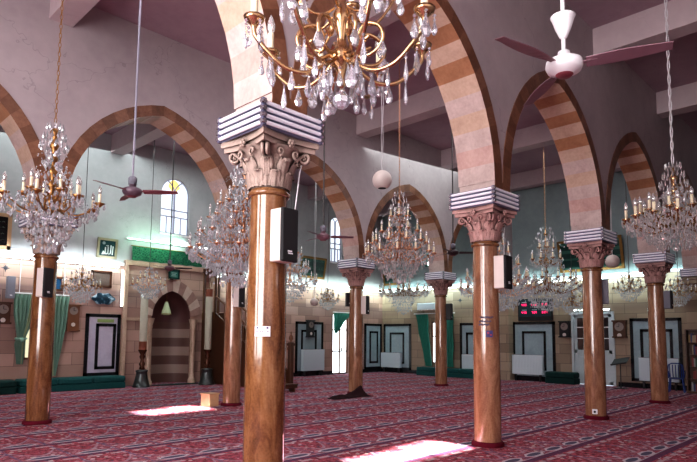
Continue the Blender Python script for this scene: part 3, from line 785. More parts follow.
# ------------------------------------------------------------------ chandeliers
def cup_pts(r): return [(r*.15, 0), (r*.6, .01), (r, .035), (r*.92, .04), (r*.5, .025)]
cache = {}
def small_meshes(metal, s, white=False):
    key = (metal, round(s, 2), white)
    if key not in cache:
        pan = MB().lathe([(.012*s, -.03*s), (.03*s, -.01*s), (.058*s, .012*s), (.05*s, .018*s), (.02*s, .012*s)], 12).mesh('drip_pan', M[metal])
        can = MB().lathe([(.017*s, .01*s), (.017*s, .12*s), (.012*s, .125*s)], 8)  .mesh('candle', M['bulb' if white else 'candle'])
        bul = MB().lathe([(.010*s, .12*s), (.021*s, .145*s), (.023*s, .165*s), (.015*s, .195*s), (.004*s, .222*s), (.0005, .228*s)], 10, cap=False).mesh('bulb', M['bulb'])
        cache[key] = (pan, can, bul)
    return cache[key]
def arm_mesh(metal, r0, z0, r1, z1, th, sag):
    pts = []
    n = 14
    for i in range(n+1):
        t = i/n; r = r0+(r1-r0)*t
        z = z0+(z1-z0)*(t**2.2) - sag*sin(pi*min(1, t*1.02))*(1-.25*t)
        pts.append((r, 0, z))
    mb = MB().tube(pts, [th*(1.15-.35*i/n) for i in range(n+1)], 6)
    sp = []
    for i in range(13):
        a = pi*.9-i*.5; rr = (r1-r0)*.16*(1-i/16)
        sp.append((r0+(r1-r0)*.34+rr*cos(a), 0, z0+(z1-z0)*.1-sag*.55+rr*1.2*sin(a)+.02))
    mb.tube(sp, th*.7, 5)
    return mb.mesh('arm', M[metal])
def chandelier(label, loc, R0, H, tiers, metal='dgold', crys='crystal_far', chain='link', s=1.0, dens=1.0, body=1.0, crown=True, fill=120, group='crystal chandeliers'):
    """loc z = bottom of the crystals; tiers = [(radius, z above bottom, arm count, phase)]"""
    t = thing('chandelier', label, 'chandelier', loc, 0, group)
    L = ZC-loc[2]
    # suspension
    mb = MB()
    if chain == 'cord':
        for k in range(2): mb.tube([(.016*cos(.9*i+k*pi), .016*sin(.9*i+k*pi), H+(L-.02-H)*i/60) for i in range(61)], .011, 5)
        sus = obj('twisted_cord', mb, M['cord'], t)
    elif chain == 'link':
        z = H; step = .055*max(1, s); i = 0
        while z < L-.05:
            pts = []
            for k in range(9):
                a = 2*pi*k/8; u = .013*s*cos(a); w = (step*.62)*sin(a)
                pts.append((u if i % 2 else 0, 0 if i % 2 else u, z+step*.5+w))
            mb.tube(pts, .0042*s, 4, cap=False); z += step; i += 1
        sus = obj('chain', mb, M['gold' if metal == 'gold' else metal], t)
    else:
        mb.tube([(0, 0, H), (0, 0, L-.02)], .009 if chain == 'rod' else .006, 6); sus = obj('suspension_rod', mb, M['wire'], t)
    obj('ceiling_rose', MB().lathe([(.012, L-.10), (.05, L-.06), (.07, L-.005)], 14), M[metal], t)
    # stem
    zb = min(x[1] for x in tiers)
    pr = [(.004, zb-.16*s), (.03*s, zb-.13*s), (.015*s, zb-.08*s), (.055*s, zb-.03*s), (.07*s, zb+.02*s), (.03*s, zb+.06*s)]
    z = zb+.12*s
    while z < H-.1*s:
        pr += [(.02*s, z), (.042*s, z+.05*s), (.05*s, z+.075*s), (.018*s, z+.12*s)]; z += .15*s
    pr += [(.012*s, H)]
    obj('stem', MB().lathe(pr, 12), M[metal], t)
    pan, can, bul = small_meshes(metal, s, crys == 'crystal_lilac')
    cr = MB()
    for (rad, zt, n, ph) in tiers:
        am = arm_mesh(metal, .035*s, zt-.02, rad, zt, .0095*s, .09*s+rad*.10)
        for i in range(n):
            a = ph+2*pi*i/n
            ao = link('arm', am, t, (0, 0, 0), a)
            for nm, me in (('drip_pan', pan), ('candle', can), ('bulb', bul)): link(nm, me, ao, (rad, 0, zt))
            x, y = rad*cos(a), rad*sin(a)
            for k in range(max(3, int(5*dens))):          # drops round the pan
                b = 2*pi*k/max(3, int(5*dens))+random.random()
                h = random.uniform(.045, .07)*s
                cr.drop((x+.052*s*cos(b), y+.052*s*sin(b), zt-.005*s), h, .015*s)
                if dens >= 1: cr.octa((x+.052*s*cos(b), y+.052*s*sin(b), zt+.012*s), .011*s)
            # bead swag back to the stem and to the neighbour
            nb = int(7*dens*max(1, rad/.5))
            a2 = ph+2*pi*(i+1)/n
            for k in range(1, nb):
                f = k/nb
                cr.octa((x*(1-f), y*(1-f), zt+f*.32*s-.13*s*sin(pi*f)), .011*s)
                xx, yy = rad*cos(a)*(1-f)+rad*cos(a2)*f, rad*sin(a)*(1-f)+rad*sin(a2)*f
                cr.octa((xx, yy, zt-.09*s*sin(pi*f)), .012*s)
                if k % 2: cr.drop((xx, yy, zt-.09*s*sin(pi*f)-.012), .07*s, .016*s)
            for k in range(int(4*dens)):                   # drops hanging under the arm
                f = (k+1)/(4*dens+1)
                cr.drop((x*f, y*f, zt-.05*s-rad*.10*sin(pi*f)-.04*s), random.uniform(.05, .08)*s, .017*s)
    # basket of drops below the lowest tier
    rb = max(x[0] for x in tiers)*.62*body
    lv = max(3, int(zb/(.085*s)))
    for j in range(lv):
        f = j/lv; rj = rb*cos(f*pi/2)*(1 if j else .95)+.02; zz = zb-.05*s-(zb-.06*s)*f
        n = max(5, int(2*pi*rj/(.046*s)*dens))
        for i in range(n):
            a = 2*pi*(i+.5*(j % 2))/n
            rq = rj*random.uniform(.86, 1.06); cr.drop((rq*cos(a), rq*sin(a), zz+random.uniform(-.02, .02)*s), random.uniform(.045, .08)*s, .017*s)
            if i % 2: cr.octa((rq*cos(a+.05), rq*sin(a+.05), zz-.05*s), .014*s)
    cr.ball((0, 0, .035*s), .035*s, 8, 6)
    env = sorted([(zb*.15, rb*.75)]+[(z_, r_) for r_, z_, *_ in tiers]+[(H-.25*s, .10)])
    rnd = random.Random(int(loc[0]*100))
    for i in range(fill):
        z_ = rnd.uniform(env[0][0], env[-1][0])
        for (za, ra), (zc_, rc_) in zip(env, env[1:]):
            if za <= z_ <= zc_: break
        re = (ra+(rc_-ra)*(z_-za)/max(zc_-za, 1e-3))*rnd.uniform(.55, .98); a = rnd.uniform(0, 2*pi)
        if i % 2: cr.octa((re*cos(a), re*sin(a), z_), .014*s, .018*s)
        else: cr.drop((re*cos(a), re*sin(a), z_), random.uniform(.045, .075)*s, .018*s)
    # crown sprays round the top of the stem
    if crown:
        zc = H-.18*s; rc = max(x[0] for x in tiers)*.24+.03
        for j in range(3):
            n = int((14-2*j)*max(.7, dens))
            for i in range(n):
                a = 2*pi*i/n; rr = rc*(1-.22*j)
                cr.drop((rr*cos(a), rr*sin(a), zc+.11*s*j), .08*s, .017*s)
                if j < 2:
                    for k in range(1, 5):
                        f = k/5; r2 = rc*(1-f)+rb*.9*f
                        if i % 2 == 0: cr.octa((r2*cos(a), r2*sin(a), zc*(1-f)+(max(x[1] for x in tiers)+.02)*f-.08*s*sin(pi*f)), .010*s)
    o = obj('crystal_pendants', cr, M[crys], t); o['kind'] = 'stuff'
    return t
P2 = 2*pi
# gold, left
chandelier('brass chandelier with ivory candles hanging in front of the left column', (2.62, 8.1, 2.66), .6, 1.72,
           [(.60, .70, 8, .2), (.34, .80, 6, .5)], 'dgold', 'crystal_far', 'link', 1.2, 1.0, .72, fill=200)
# big white, between the two nearest brown columns
chandelier('huge dense white crystal chandelier hanging left of the nearest column', (6.02, 8.55, 2.47), 1.0, 2.3,
           [(.95, .66, 16, .1), (.80, .95, 14, .25), (.60, 1.25, 10, .1), (.42, 1.52, 8, .3), (.22, 1.8, 6, .1)], 'rosegold', 'crystal_lilac', 'rod', 1.15, 1.25, 1.15, fill=1100)
# white, seen right of the nearest column
chandelier('tall white crystal chandelier seen just right of the nearest column', (12.35, 14.8, 2.75), .9, 2.6,
           [(.90, .75, 12, .2), (.62, 1.2, 10, .0), (.38, 1.65, 6, .2), (.18, 2.05, 5, 0)], 'rosegold', 'crystal_lilac', 'rod', 1.2, 1.0, 1.0, fill=500)
# gold and rose, middle
chandelier('rose gold chandelier with many candles hanging in the middle under a long chain', (9.92, 8.1, 2.80), .75, 2.05,
           [(.76, .68, 12, .1), (.60, .93, 10, .3), (.40, 1.20, 6, .1), (.20, 1.52, 5, 0)], 'rosegold', 'crystal_pink', 'link', 1.25, .9, fill=420)
# below / behind it
chandelier('brass chandelier with a ring of candles hanging far behind the rose gold one', (18.45, 14.8, 2.55), .95, 1.35,
           [(1.0, .98, 16, .1), (.62, 1.05, 8, .3)], 'gold', 'crystal_far', 'rod', 1.35, .9, .75)
# gold, right of the handwriting column
chandelier('brass chandelier hanging above the prayer time display', (16.75, 7.86, 2.45), 1.0, 2.55,
           [(1.08, .78, 16, .1), (.84, .98, 12, .3), (.44, 1.6, 8, .1), (.22, 1.95, 5, 0)], 'gold', 'crystal_far', 'link', 1.3, 1.0, fill=420)
# dense white behind the handwriting column
chandelier('huge dense white crystal chandelier half hidden behind the column with handwriting', (14.26, 8.15, 2.35), 1.0, 2.3,
           [(1.0, .66, 14, .1), (.82, .95, 12, .25), (.6, 1.3, 9, .1), (.36, 1.65, 7, .3), (.2, 1.9, 5, .1)], 'rosegold', 'crystal_far', 'rod', 1.25, 1.0, 1.15, fill=700)
# right, near aisle
chandelier('large crystal chandelier cut by the right edge, on a pale twisted cord', (9.9, 2.57, 2.98), .7, 1.35,
           [(.70, .52, 14, .3), (.48, .62, 10, .1)], 'gold', 'crystal_pink', 'cord', 1.3, 1.3, 1.2, fill=420)
SMALL = [((5.95, 15.8, 2.45), 'small round crystal chandelier beside the calligraphy picture, nearest the left column'),
         ((8.15, 16.4, 2.70), 'small crystal chandelier with candles hanging in front of the left big candle'),
         ((15.75, 16.5, 2.68), 'small crystal chandelier hanging in front of the bright glass door'),
         ((19.35, 6.32, 2.82), 'small crystal chandelier hanging between the two right-hand brown columns'),
         ((19.55, 4.98, 2.62), 'small crystal chandelier hanging by the right wall pier above the blue chair'),
         ((19.4, 8.20, 2.42), 'small crystal chandelier hanging just right of the prayer time display')]
for i, (lc, lb) in enumerate(SMALL):
    chandelier(lb, lc, .5, .95, [(.46, .46, 8, .3), (.26, .66, 5, 0)], 'rosegold' if i == 1 else 'dgold', 'crystal_far', 'rod', 1.0, .85, 1.1, group='small chandeliers along the walls')

# the near one: big curled gold arms and large separate drops
NX, NY, NZ = 2.36, 2.41, 2.96
nc = thing('chandelier', 'large gold chandelier close overhead with curled arms and big crystal drops', 'chandelier', (NX, NY, NZ), 0, 'crystal chandeliers')
mb = MB()
z = 1.45; i = 0
while NZ+z < ZC-.05:
    pts = []
    for k in range(9):
        a = 2*pi*k/8; u = .014*cos(a); w = .035*sin(a); pts.append((u if i % 2 else 0, 0 if i % 2 else u, z+.028+w))
    mb.tube(pts, .0045, 4, cap=False); z += .056; i += 1
obj('chain', mb, M['gold'], nc)
obj('ceiling_rose', MB().lathe([(.012, ZC-NZ-.10), (.05, ZC-NZ-.06), (.07, ZC-NZ-.005)], 14), M['gold'], nc)
obj('stem', MB().lathe([(.004, .11), (.03, .13), (.018, .17), (.028, .22), (.07, .27), (.085, .31), (.04, .35), (.022, .42), (.05, .5), (.06, .56), (.025, .62), (.02, .8), (.05, .9), (.06, .97), (.02, 1.05), (.015, 1.45)], 20), M['gold'], nc)
def near_arm():
    m = MB()
    def sm(P, n=5):
        out = []
        for i in range(len(P)-1):
            p0, p1, p2, p3 = (Vector(P[max(i-1, 0)]), Vector(P[i]), Vector(P[i+1]), Vector(P[min(i+2, len(P)-1)]))
            for k in range(n):
                t = k/n; out.append(.5*((2*p1)+(p2-p0)*t+(2*p0-5*p1+4*p2-p3)*t*t+(3*p1-p0-3*p2+p3)*t**3))
        return out+[Vector(P[-1])]
    m.tube(sm([(.04, 0, .30), (.12, 0, .225), (.22, 0, .175), (.34, 0, .19), (.44, 0, .27), (.51, 0, .35), (.52, 0, .39)]), .0135, 8)
    m.tube(sm([(.05, 0, .33), (.13, 0, .275), (.22, 0, .29), (.27, 0, .36), (.24, 0, .44), (.16, 0, .47), (.115, 0, .42), (.14, 0, .375), (.18, 0, .39)]), .0125, 8)
    m.tube(sm([(.06, 0, .52), (.10, 0, .43), (.16, 0, .36)]), .007, 6)
    return m.mesh('arm', M['gold'])
def near_arm2():
    m = MB(); pts = []
    for i in range(19):
        t = i/18; pts.append((.05+.30*t, 0, .60+.16*t*t-.09*sin(pi*t)))
    m.tube(pts, .009, 8); return m.mesh('upper_arm', M['gold'])
npan = MB().lathe([(.012, -.04), (.02, -.02), (.028, -.01), (.055, .012), (.062, .03), (.052, .028), (.02, .015)], 20).mesh('drip_pan', M['gold'])
ncan = MB().lathe([(.02, .015), (.02, .15), (.016, .155)], 14).mesh('candle', M['candle'])
nbul = MB().lathe([(.012, .15), (.025, .18), (.027, .205), (.018, .24), (.005, .27), (.0005, .28)], 14, cap=False).mesh('bulb', M['bulb'])
am, am2 = near_arm(), near_arm2()
DM = [MB().drop((0, 0, 0), h, r, 8).mesh('crystal_drop', M['crystal']) for h, r in ((.105, .027), (.125, .036), (.085, .023), (.14, .022))]
BM_ = MB().octa((0, 0, 0), .013).octa((0, 0, -.024), .011).mesh('bead_string', M['crystal'])
def drop_at(par, x, y, z, k, beads=True):
    d = link('crystal_drop', DM[k], par, (x, y, z-.04), random.random()*3)
    if beads: link('bead_string', BM_, d, (0, 0, .03))
    return d
ndrop = 0
for i in range(8):
    a = .28+P2*i/8
    ao = link('arm', am, nc, (0, 0, 0), a)
    for nm, me in (('drip_pan', npan), ('candle', ncan), ('bulb', nbul)): link(nm, me, ao, (.52, 0, .43))
    for k in range(4):
        b = P2*k/4+.5; drop_at(nc, .52*cos(a)+.055*cos(a+b), .52*sin(a)+.055*sin(a+b), .43, (k+i) % 4); ndrop += 1
    for rr_, zz, kk in ((.20, .19, 1), (.30, .20, 0), (.41, .24, 3), (.26, .40, 1), (.13, .24, 3)):
        drop_at(nc, rr_*cos(a), rr_*sin(a), zz, kk); ndrop += 1
    drop_at(nc, .10*cos(a+.4), .10*sin(a+.4), .20, 2); ndrop += 1
for i in range(6):
    a = .6+P2*i/6
    ao = link('upper_arm', am2, nc, (0, 0, 0), a)
    for nm, me in (('drip_pan', npan), ('candle', ncan), ('bulb', nbul)): link(nm, me, ao, (.35, 0, .80))
    for k in range(3): drop_at(nc, .35*cos(a)+.05*cos(k*2.1), .35*sin(a)+.05*sin(k*2.1), .80, k); ndrop += 1
obj('bottom_drop', MB().ball((0, 0, .035), .052, 8, 5, smooth=False).octa((0, 0, .095), .016).octa((0, 0, .12), .014), M['crystal'], nc)
# long rod that crosses the near chandelier is the middle chandelier's own chain

# ------------------------------------------------------------------ ceiling fans
def fan(label, loc, rods, blade, hub, ang0, R_=.66, bell=False):
    t = thing('ceiling_fan', label, 'ceiling fan', loc, 0, 'ceiling fans')
    L = ZC-loc[2]
    obj('rod', MB().tube([(0, 0, .1), (0, 0, L-.02)], .0165, 8), M[rods], t)
    obj('ceiling_cup', MB().lathe([(.02, L-.12), (.07, L-.02), (.075, L)], 16), M[hub], t)
    obj('lower_cup', MB().lathe([(.018, .22), (.03, .23), (.06, .30), (.085, .38), (.095, .40), (.02, .40)] if bell else [(.02, .10), (.06, .10), (.062, .20), (.045, .22), (.018, .23)], 18), M[hub if bell else 'spk_grey'], t)
    obj('motor', MB().lathe([(.03, -.075), (.07, -.075), (.085, -.06), (.125, -.045), (.14, -.01), (.135, .03), (.10, .05), (.05, .06), (.045, .11), (.02, .115)], 28), M[hub], t)
    obj('switch_cup', MB().lathe([(.001, -.088), (.055, -.088), (.07, -.072), (.0705, -.06)], 20, cap=False), M['fan_maroon'], t)
    bm = MB(); n = 8; vs = []
    for i in range(n+1):
        f = i/n; x = .16+(R_-.16)*f; w = .055+.03*sin(pi*min(f*1.1, 1)); tw = .018*(1-f*.5)
        w *= .78; vs += [(x, -w, tw), (x, w, -tw), (x, w, -tw-.006), (x, -w, tw-.006)]
    fs = []
    for i in range(n):
        for j in range(4): fs.append((4*i+j, 4*i+(j+1) % 4, 4*i+4+(j+1) % 4, 4*i+4+j))
    bm.add(vs, fs+[(0, 1, 2, 3), tuple(range(4*n, 4*n+4))], 0)
    me = bm.mesh('blade', M[blade]); ir = MB().box(.10, .24, -.02, .02, -.004, .004).mesh('blade_iron', M[blade])
    for k in range(3):
        b = link('blade', me, t, (0, 0, .0), ang0+P2*k/3); link('blade_iron', ir, b)
    return t
fan('ceiling fan with white rod and maroon blades hanging before the left arch', (3.74, 8.15, 3.73), 'rod_grey', 'fan_maroon', 'hub_grey', R(-42), .66)
fan('dark bladed ceiling fan left of the column with handwriting', (12.05, 8.1, 3.76), 'wire', 'fan_dark', 'fan_dark', R(-45), .66)
fan('white ceiling fan with pink blades high at the upper right', (4.31, 1.90, 3.74), 'white', 'fan_pink', 'white', R(-77+5), .74, True)
fan('dusty pink ceiling fan in front of the narrow arched window', (7.9, 8.45, 3.65), 'wire', 'fan_pink', 'fan_pink', R(-40), .62)
fan('dark ceiling fan hanging before the green cloth over the prayer niche', (7.95, 14.8, 3.52), 'wire', 'fan_dark', 'fan_pink', R(-40), .62)

# ------------------------------------------------------------------ globe loudspeakers on wires
def globe(label, loc, r):
    t = thing('globe_speaker', label, 'speaker', loc, 0, 'white globe speakers on wires')
    obj('shell', MB().lathe([(r*.45, -r*.86)]+[(r*cos(a), r*sin(a)) for a in [R(-55+10*i) for i in range(14)]]+[(r*.1, r), (.01, r*1.02)], 24), M['spk_side'], t)
    obj('grille', MB().lathe([(.001, -r*.90), (r*.3, -r*.89), (r*.46, -r*.85), (r*.5, -r*.8)], 20, cap=False), M['grille'], t)
    L = ZC-loc[2]
    for s in (-1, 1):
        pts = [(s*.01, 0, r*1.0), (s*.03, 0, r+.15), (s*.012, 0, r+.3)] + [(s*(.012+.02*(i % 2)), 0, r+.3+(L-r-.3)*i/6) for i in range(1, 7)]
        obj('hanging_wire', MB().tube(pts, .007, 5), M['cord'], t)
    return t
globe('white globe loudspeaker with dark underside hanging in the middle on two wires', (9.32, 8.1, 5.05), .215)
globe('white globe loudspeaker hanging right of the column with the white socket', (17.3, 6.1, 3.89), .20)
globe('small white globe loudspeaker beside the tall white chandelier', (12.2, 13.4, 2.72), .13)

# ------------------------------------------------------------------ wall lights
def wall_tube(label, a, b, mat='tube_on', grp='lit tubes along the wall ledges'):
    a, b = Vector(a), Vector(b); c = (a+b)/2; d = (b-a)/2
    t = thing('wall_tube_light', label, 'light', tuple(c), 0, grp)
    off = Vector((0, .035, 0)) if abs(d.y) < .01 and c.y > 17 else Vector((.035, 0, 0))
    mb = MB(); e = d.normalized()*.03
    lo = [min(-d[i]-.02+off[i], d[i]+.02+off[i]) if abs(d[i]) > .01 else off[i]-.025 for i in range(3)]
    hi = [max(-d[i]+off[i], d[i]+.02+off[i])+.02 if abs(d[i]) > .01 else off[i]+.025 for i in range(3)]
    obj('batten', mb.box(lo[0], hi[0], lo[1], hi[1], lo[2], hi[2]), M['white'], t)
    obj('lit_tube', MB().tube([tuple(-d), tuple(d)], .022, 8), M[mat], t)
    for s in (-1, 1): obj('end_cap', MB().tube([tuple(d*s), tuple(d*s+e*s)], .027, 8), M['steel'], t)
ORD = ['first', 'second', 'third', 'fourth', 'fifth', 'sixth', 'seventh', 'eighth', 'ninth', 'tenth']
for i in range(5):
    x = 8.0-1.32*(i+1)
    if i < 3: wall_tube('%s lit tube along the wall to the left of the prayer niche' % ORD[i], (x, QW-.065, 3.80), (x+1.24, QW-.065, 3.80))
for i in range(7):
    x = 11.5+1.34*i
    wall_tube('%s lit tube to the right of the prayer niche along its wall' % ORD[i], (x, QW-.065, 3.80), (x+1.24, QW-.065, 3.80))
for i in range(9):
    y = 17.9-1.36*(i+1)
    wall_tube('%s lit tube from the corner along the wall with the white door' % ORD[i], (PW-.065, y, 3.80), (PW-.065, y+1.26, 3.80))
wall_tube('greenish lit tube over the left half of the green cloth', (8.15, QW-.065, 4.78), (9.65, QW-.065, 4.78), 'tube_green', 'tubes over the green cloth')
wall_tube('lit tube over the right half of the green cloth', (9.75, QW-.065, 4.78), (11.25, QW-.065, 4.78), 'tube_on', 'tubes over the green cloth')
wall_tube('vertical lit tube at the left edge of the niche bay', (8.06, QW-.06, 2.55), (8.06, QW-.06, 3.70), 'tube_on')
wall_tube('lit tube above the white double door', (PW-.08, 7.5, 2.68), (PW-.08, 8.75, 2.68), 'tube_on')

# ------------------------------------------------------------------ marble panels, radiators
def panel(label, fn, u0, u1, z0, z1, inner, slab, fw=.10):
    t = thing('marble_panel', label, 'marble panel', fn((u0+u1)/2, z0, 0), 0, 'framed marble panels along the walls')
    o = Vector(t.location)
    def bx(mb, a, b, za, zb, d0, d1):
        P = [Vector(fn(u, z, d))-o for u in (a, b) for z in (za, zb) for d in (d0, d1)]
        mb.add(P, [(0, 1, 3, 2), (4, 6, 7, 5), (0, 4, 5, 1), (2, 3, 7, 6), (0, 2, 6, 4), (1, 5, 7, 3)])
    s = MB(); bx(s, u0+.02, u1-.02, z0+.02, z1-.02, -.025, 0); obj('slab', s, slab, t)
    def frame(a, b, za, zb, w, d):
        m = MB(); bx(m, a, a+w, za, zb, -d, 0); bx(m, b-w, b, za, zb, -d, 0); bx(m, a, b, zb-w, zb, -d, 0); bx(m, a, b, za, za+w, -d, 0); return m
    obj('outer_frame', frame(u0, u1, z0, z1, fw, .045), M['marble_b'], t)
    a, b, za, zb = inner
    obj('inner_frame', frame(a, b, za, zb, fw*.9, .04), M['marble_b'], t)
    return t
panel('lilac white marble panel with black frames left of the prayer niche', fq, 6.98, 8.07, .36, 2.28, (7.30, 7.93, .56, 1.98), M['marble_lilac'])
panel('grey white marble panel with black frames behind the minbar post, left of the glass door', fq, 15.45, 17.0, .12, 2.26, (15.75, 16.62, .35, 1.92), M['marble_w'])
panel('narrow marble panel with black frames on the niche wall beside the corner', fq, 19.66, 20.86, .16, 2.27, (20.0, 20.6, .42, 1.92), M['marble_w'])
panel('marble panel with black frames on the right wall beside the corner', fr, 16.35, 17.98, .16, 2.27, (16.74, 17.6, .42, 1.87), M['marble_w'])
panel('marble panel with black frames between emerald curtain and handwriting column', fr, 12.2, 13.70, .20, 2.27, (12.6, 13.4, .42, 1.87), M['marble_w'])
panel('marble panel with black frames under the prayer time display', fr, 9.52, 11.25, .10, 2.28, (9.88, 10.85, .42, 1.92), M['marble_w'])
panel('widest marble panel with black frames behind the blue chair', fr, 5.28, 6.86, .22, 2.35, (5.55, 6.54, .5, 1.98), M['marble_w'])
tag(obj('green_sign', MB().box(7.33, 7.85, QW-.05, QW-.028, 2.02, 2.12, bev=.005), simple('yellow_green_sign', (.25, .34, .12), .5)), 'small yellow green sign on top of the lilac marble panel', 'sign')
def radiator(label, fn, u0, u1, z0, z1, d=.14):
    c = fn((u0+u1)/2, z0, -.16); t = thing('radiator', label, 'radiator', c, 0, 'white radiators along the walls'); o = Vector(c)
    def bx(mb, a, b, za, zb, d0, d1, n=1):
        P = [Vector(fn(u, z, dd))-o for u in (a, b) for z in (za, zb) for dd in (d0, d1)]
        mb.add(P, [(0, 1, 3, 2), (4, 6, 7, 5), (0, 4, 5, 1), (2, 3, 7, 6), (0, 2, 6, 4), (1, 5, 7, 3)])
    m = MB(); bx(m, u0, u1, z0, z1, -.22, -.07)
    k = int((u1-u0)/.06)
    for i in range(k): bx(m, u0+.012+i*(u1-u0)/k, u0+.04+i*(u1-u0)/k, z0+.02, z1-.02, -.228, -.21)
    obj('panel_body', m, M['radiator'], t)
    g = MB(); bx(g, u0+.02, u1-.02, z1, z1+.012, -.21, -.08); obj('top_grille', g, M['steel'], t)
    for u in (u0+.12, u1-.12):
        l = MB(); bx(l, u-.03, u+.03, 0, z0, -.19, -.10); obj('foot', l, M['black'], t)
radiator('white radiator in front of the marble panel by the minbar post', fq, 15.72, 16.92, .22, 1.10)
radiator('white radiator in front of the corner panel on the right wall', fr, 16.85, 18.0, .24, .92)
radiator('white radiator partly hidden behind the left edge of the handwriting column', fr, 12.35, 13.5, .28, .95)
radiator('white radiator under the prayer time display', fr, 9.95, 11.2, .26, 1.0)
radiator('white radiator behind the blue chair and the column', fr, 5.36, 6.56, .26, 1.02)

# ------------------------------------------------------------------ benches
def bench(label, x0, x1, y0, y1, h, mat, n):
    t = thing('floor_cushion_bench', label, 'bench', ((x0+x1)/2, (y0+y1)/2, 0))
    ox, oy = (x0+x1)/2, (y0+y1)/2
    obj('base', MB().box(x0-ox, x1-ox, y0-oy, y1-oy, 0, h*.5, bev=.02), M[mat], t)
    along = (x1-x0) > (y1-y0)
    for i in range(n):
        if along: a, b = x0+(x1-x0)*i/n, x0+(x1-x0)*(i+1)/n; bb = (a-ox+.005, b-ox-.005, y0-oy-.01, y1-oy)
        else: a, b = y0+(y1-y0)*i/n, y0+(y1-y0)*(i+1)/n; bb = (x0-ox-.01, x1-ox, a-oy+.005, b-oy-.005)
        obj('cushion', MB().box(*bb, h*.5, h, bev=.04), M[mat], t)
bench('long low teal cushion bench along the left stone wall', 5.08, 8.04, 17.45, 18.04, .37, 'teal', 3)
bench('dark cushion bench at the left edge beside the teal bench', 3.2, 5.0, 17.45, 18.04, .37, 'darkgreen', 2)
bench('low teal cushion bench along the right wall below the emerald curtains', 20.20, 20.70, 12.25, 15.5, .36, 'teal', 3)
bench('short dark green bench between the display radiator and the white door', 20.42, 20.92, 8.62, 9.72, .42, 'darkgreen', 1)

# ------------------------------------------------------------------ curtains
def curtain(label, fn, edgeL, edgeR, mat, rail, tie=None, folds=7, d=-.12, grp=None, lite=None):
    """edgeL / edgeR: lists of (z, u) from top to bottom"""
    z1, z0 = edgeL[0][0], edgeL[-1][0]
    def ev(e, z):
        for (za, ua), (zb, ub) in zip(e, e[1:]):
            if za >= z >= zb: return ua+(ub-ua)*(za-z)/(za-zb)
        return e[-1][1]
    o = Vector(fn((edgeL[0][1]+edgeR[0][1])/2, z0, d)); t = thing('curtain', label, 'curtain', tuple(o), 0, grp)
    def sheet(s0, s1, doff):
        mb = MB(); n, m = 26, 44; vs = []; fs = []
        for i in range(n+1):
            z = z1+(z0-z1)*i/n; a, b = ev(edgeL, z), ev(edgeR, z)
            for j in range(m+1):
                s = s0+(s1-s0)*j/m; amp = .07*min(1, abs(b-a)/.35)
                vs.append(Vector(fn(a+(b-a)*s, z, d+doff+amp*sin(s*folds*2*pi+.4*sin(i*.5))))-o)
        for i in range(n):
            for j in range(m): fs.append((i*(m+1)+j, i*(m+1)+j+1, (i+1)*(m+1)+j+1, (i+1)*(m+1)+j))
        return mb.add(vs, fs, 0, True)
    obj('drape', sheet(0, 1, 0), M[mat], t)
    if lite: obj('sheer_strip', sheet(lite[0], lite[1], -.02), M['curtain_lite'], t)
    if rail:
        tag(obj('curtain_rail', MB().tube([fn(rail[0], z1+.03, d), fn(rail[1], z1+.03, d)], .018, 8), M['white']), rail[2], 'curtain rail')
    if tie:
        a, b = ev(edgeL, tie), ev(edgeR, tie); c = Vector(fn((a+b)/2, tie, d))-o
        mb = MB()
        P = [Vector(fn((a+b)/2+(abs(b-a)/2+.02)*cos(2*pi*k/16), tie, d+.07*sin(2*pi*k/16)))-o for k in range(17)]
        mb.tube(P, .03, 6); mb.ball(Vector(fn((a+b)/2, tie-.05, d-.07))-o, .07, 10, 8)
        obj('tie_back', mb, M[mat], t)
curtain('sage green curtain tied into a knot, left of the left column', fq, [(2.76, 4.95), (2.2, 4.95), (1.55, 5.08), (1.35, 5.02), (.78, 5.10)], [(2.76, 5.60), (2.2, 5.55), (1.55, 5.30), (1.35, 5.30), (.78, 5.26)], 'curtain', (4.9, 6.5, 'white rail above the two sage green curtains'), 1.5, 6, lite=(.62, .78))
curtain('sage green curtain swept to a point, right of the left column', fq, [(2.76, 5.72), (1.6, 5.80), (.9, 5.98), (.42, 6.06)], [(2.76, 6.45), (1.6, 6.34), (.9, 6.22), (.42, 6.15)], 'curtain', None, None, 6, lite=(.2, .36))
curtain('emerald curtain gathered left over the bright glass door', fq, [(2.69, 17.58), (2.2, 17.6), (1.8, 17.62)], [(2.69, 18.72), (2.35, 18.2), (1.8, 17.74)], 'curtain_green', (17.5, 18.8, 'rail above the bright glass door'), None, 6)
curtain('emerald curtain swept back left of the wooden window on the right wall', fr, [(2.68, 16.0), (1.6, 15.75), (.9, 15.55), (.38, 15.45)], [(2.68, 15.32), (1.6, 15.26), (.9, 15.16), (.38, 15.12)], 'curtain_green', (13.9, 16.1, 'rail above the wooden window near the air conditioner'), None, 6)
curtain('emerald curtain hanging behind and right of the farthest column', fr, [(2.68, 14.62), (.38, 14.55)], [(2.68, 13.98), (.38, 13.98)], 'curtain_green', None, None, 5)

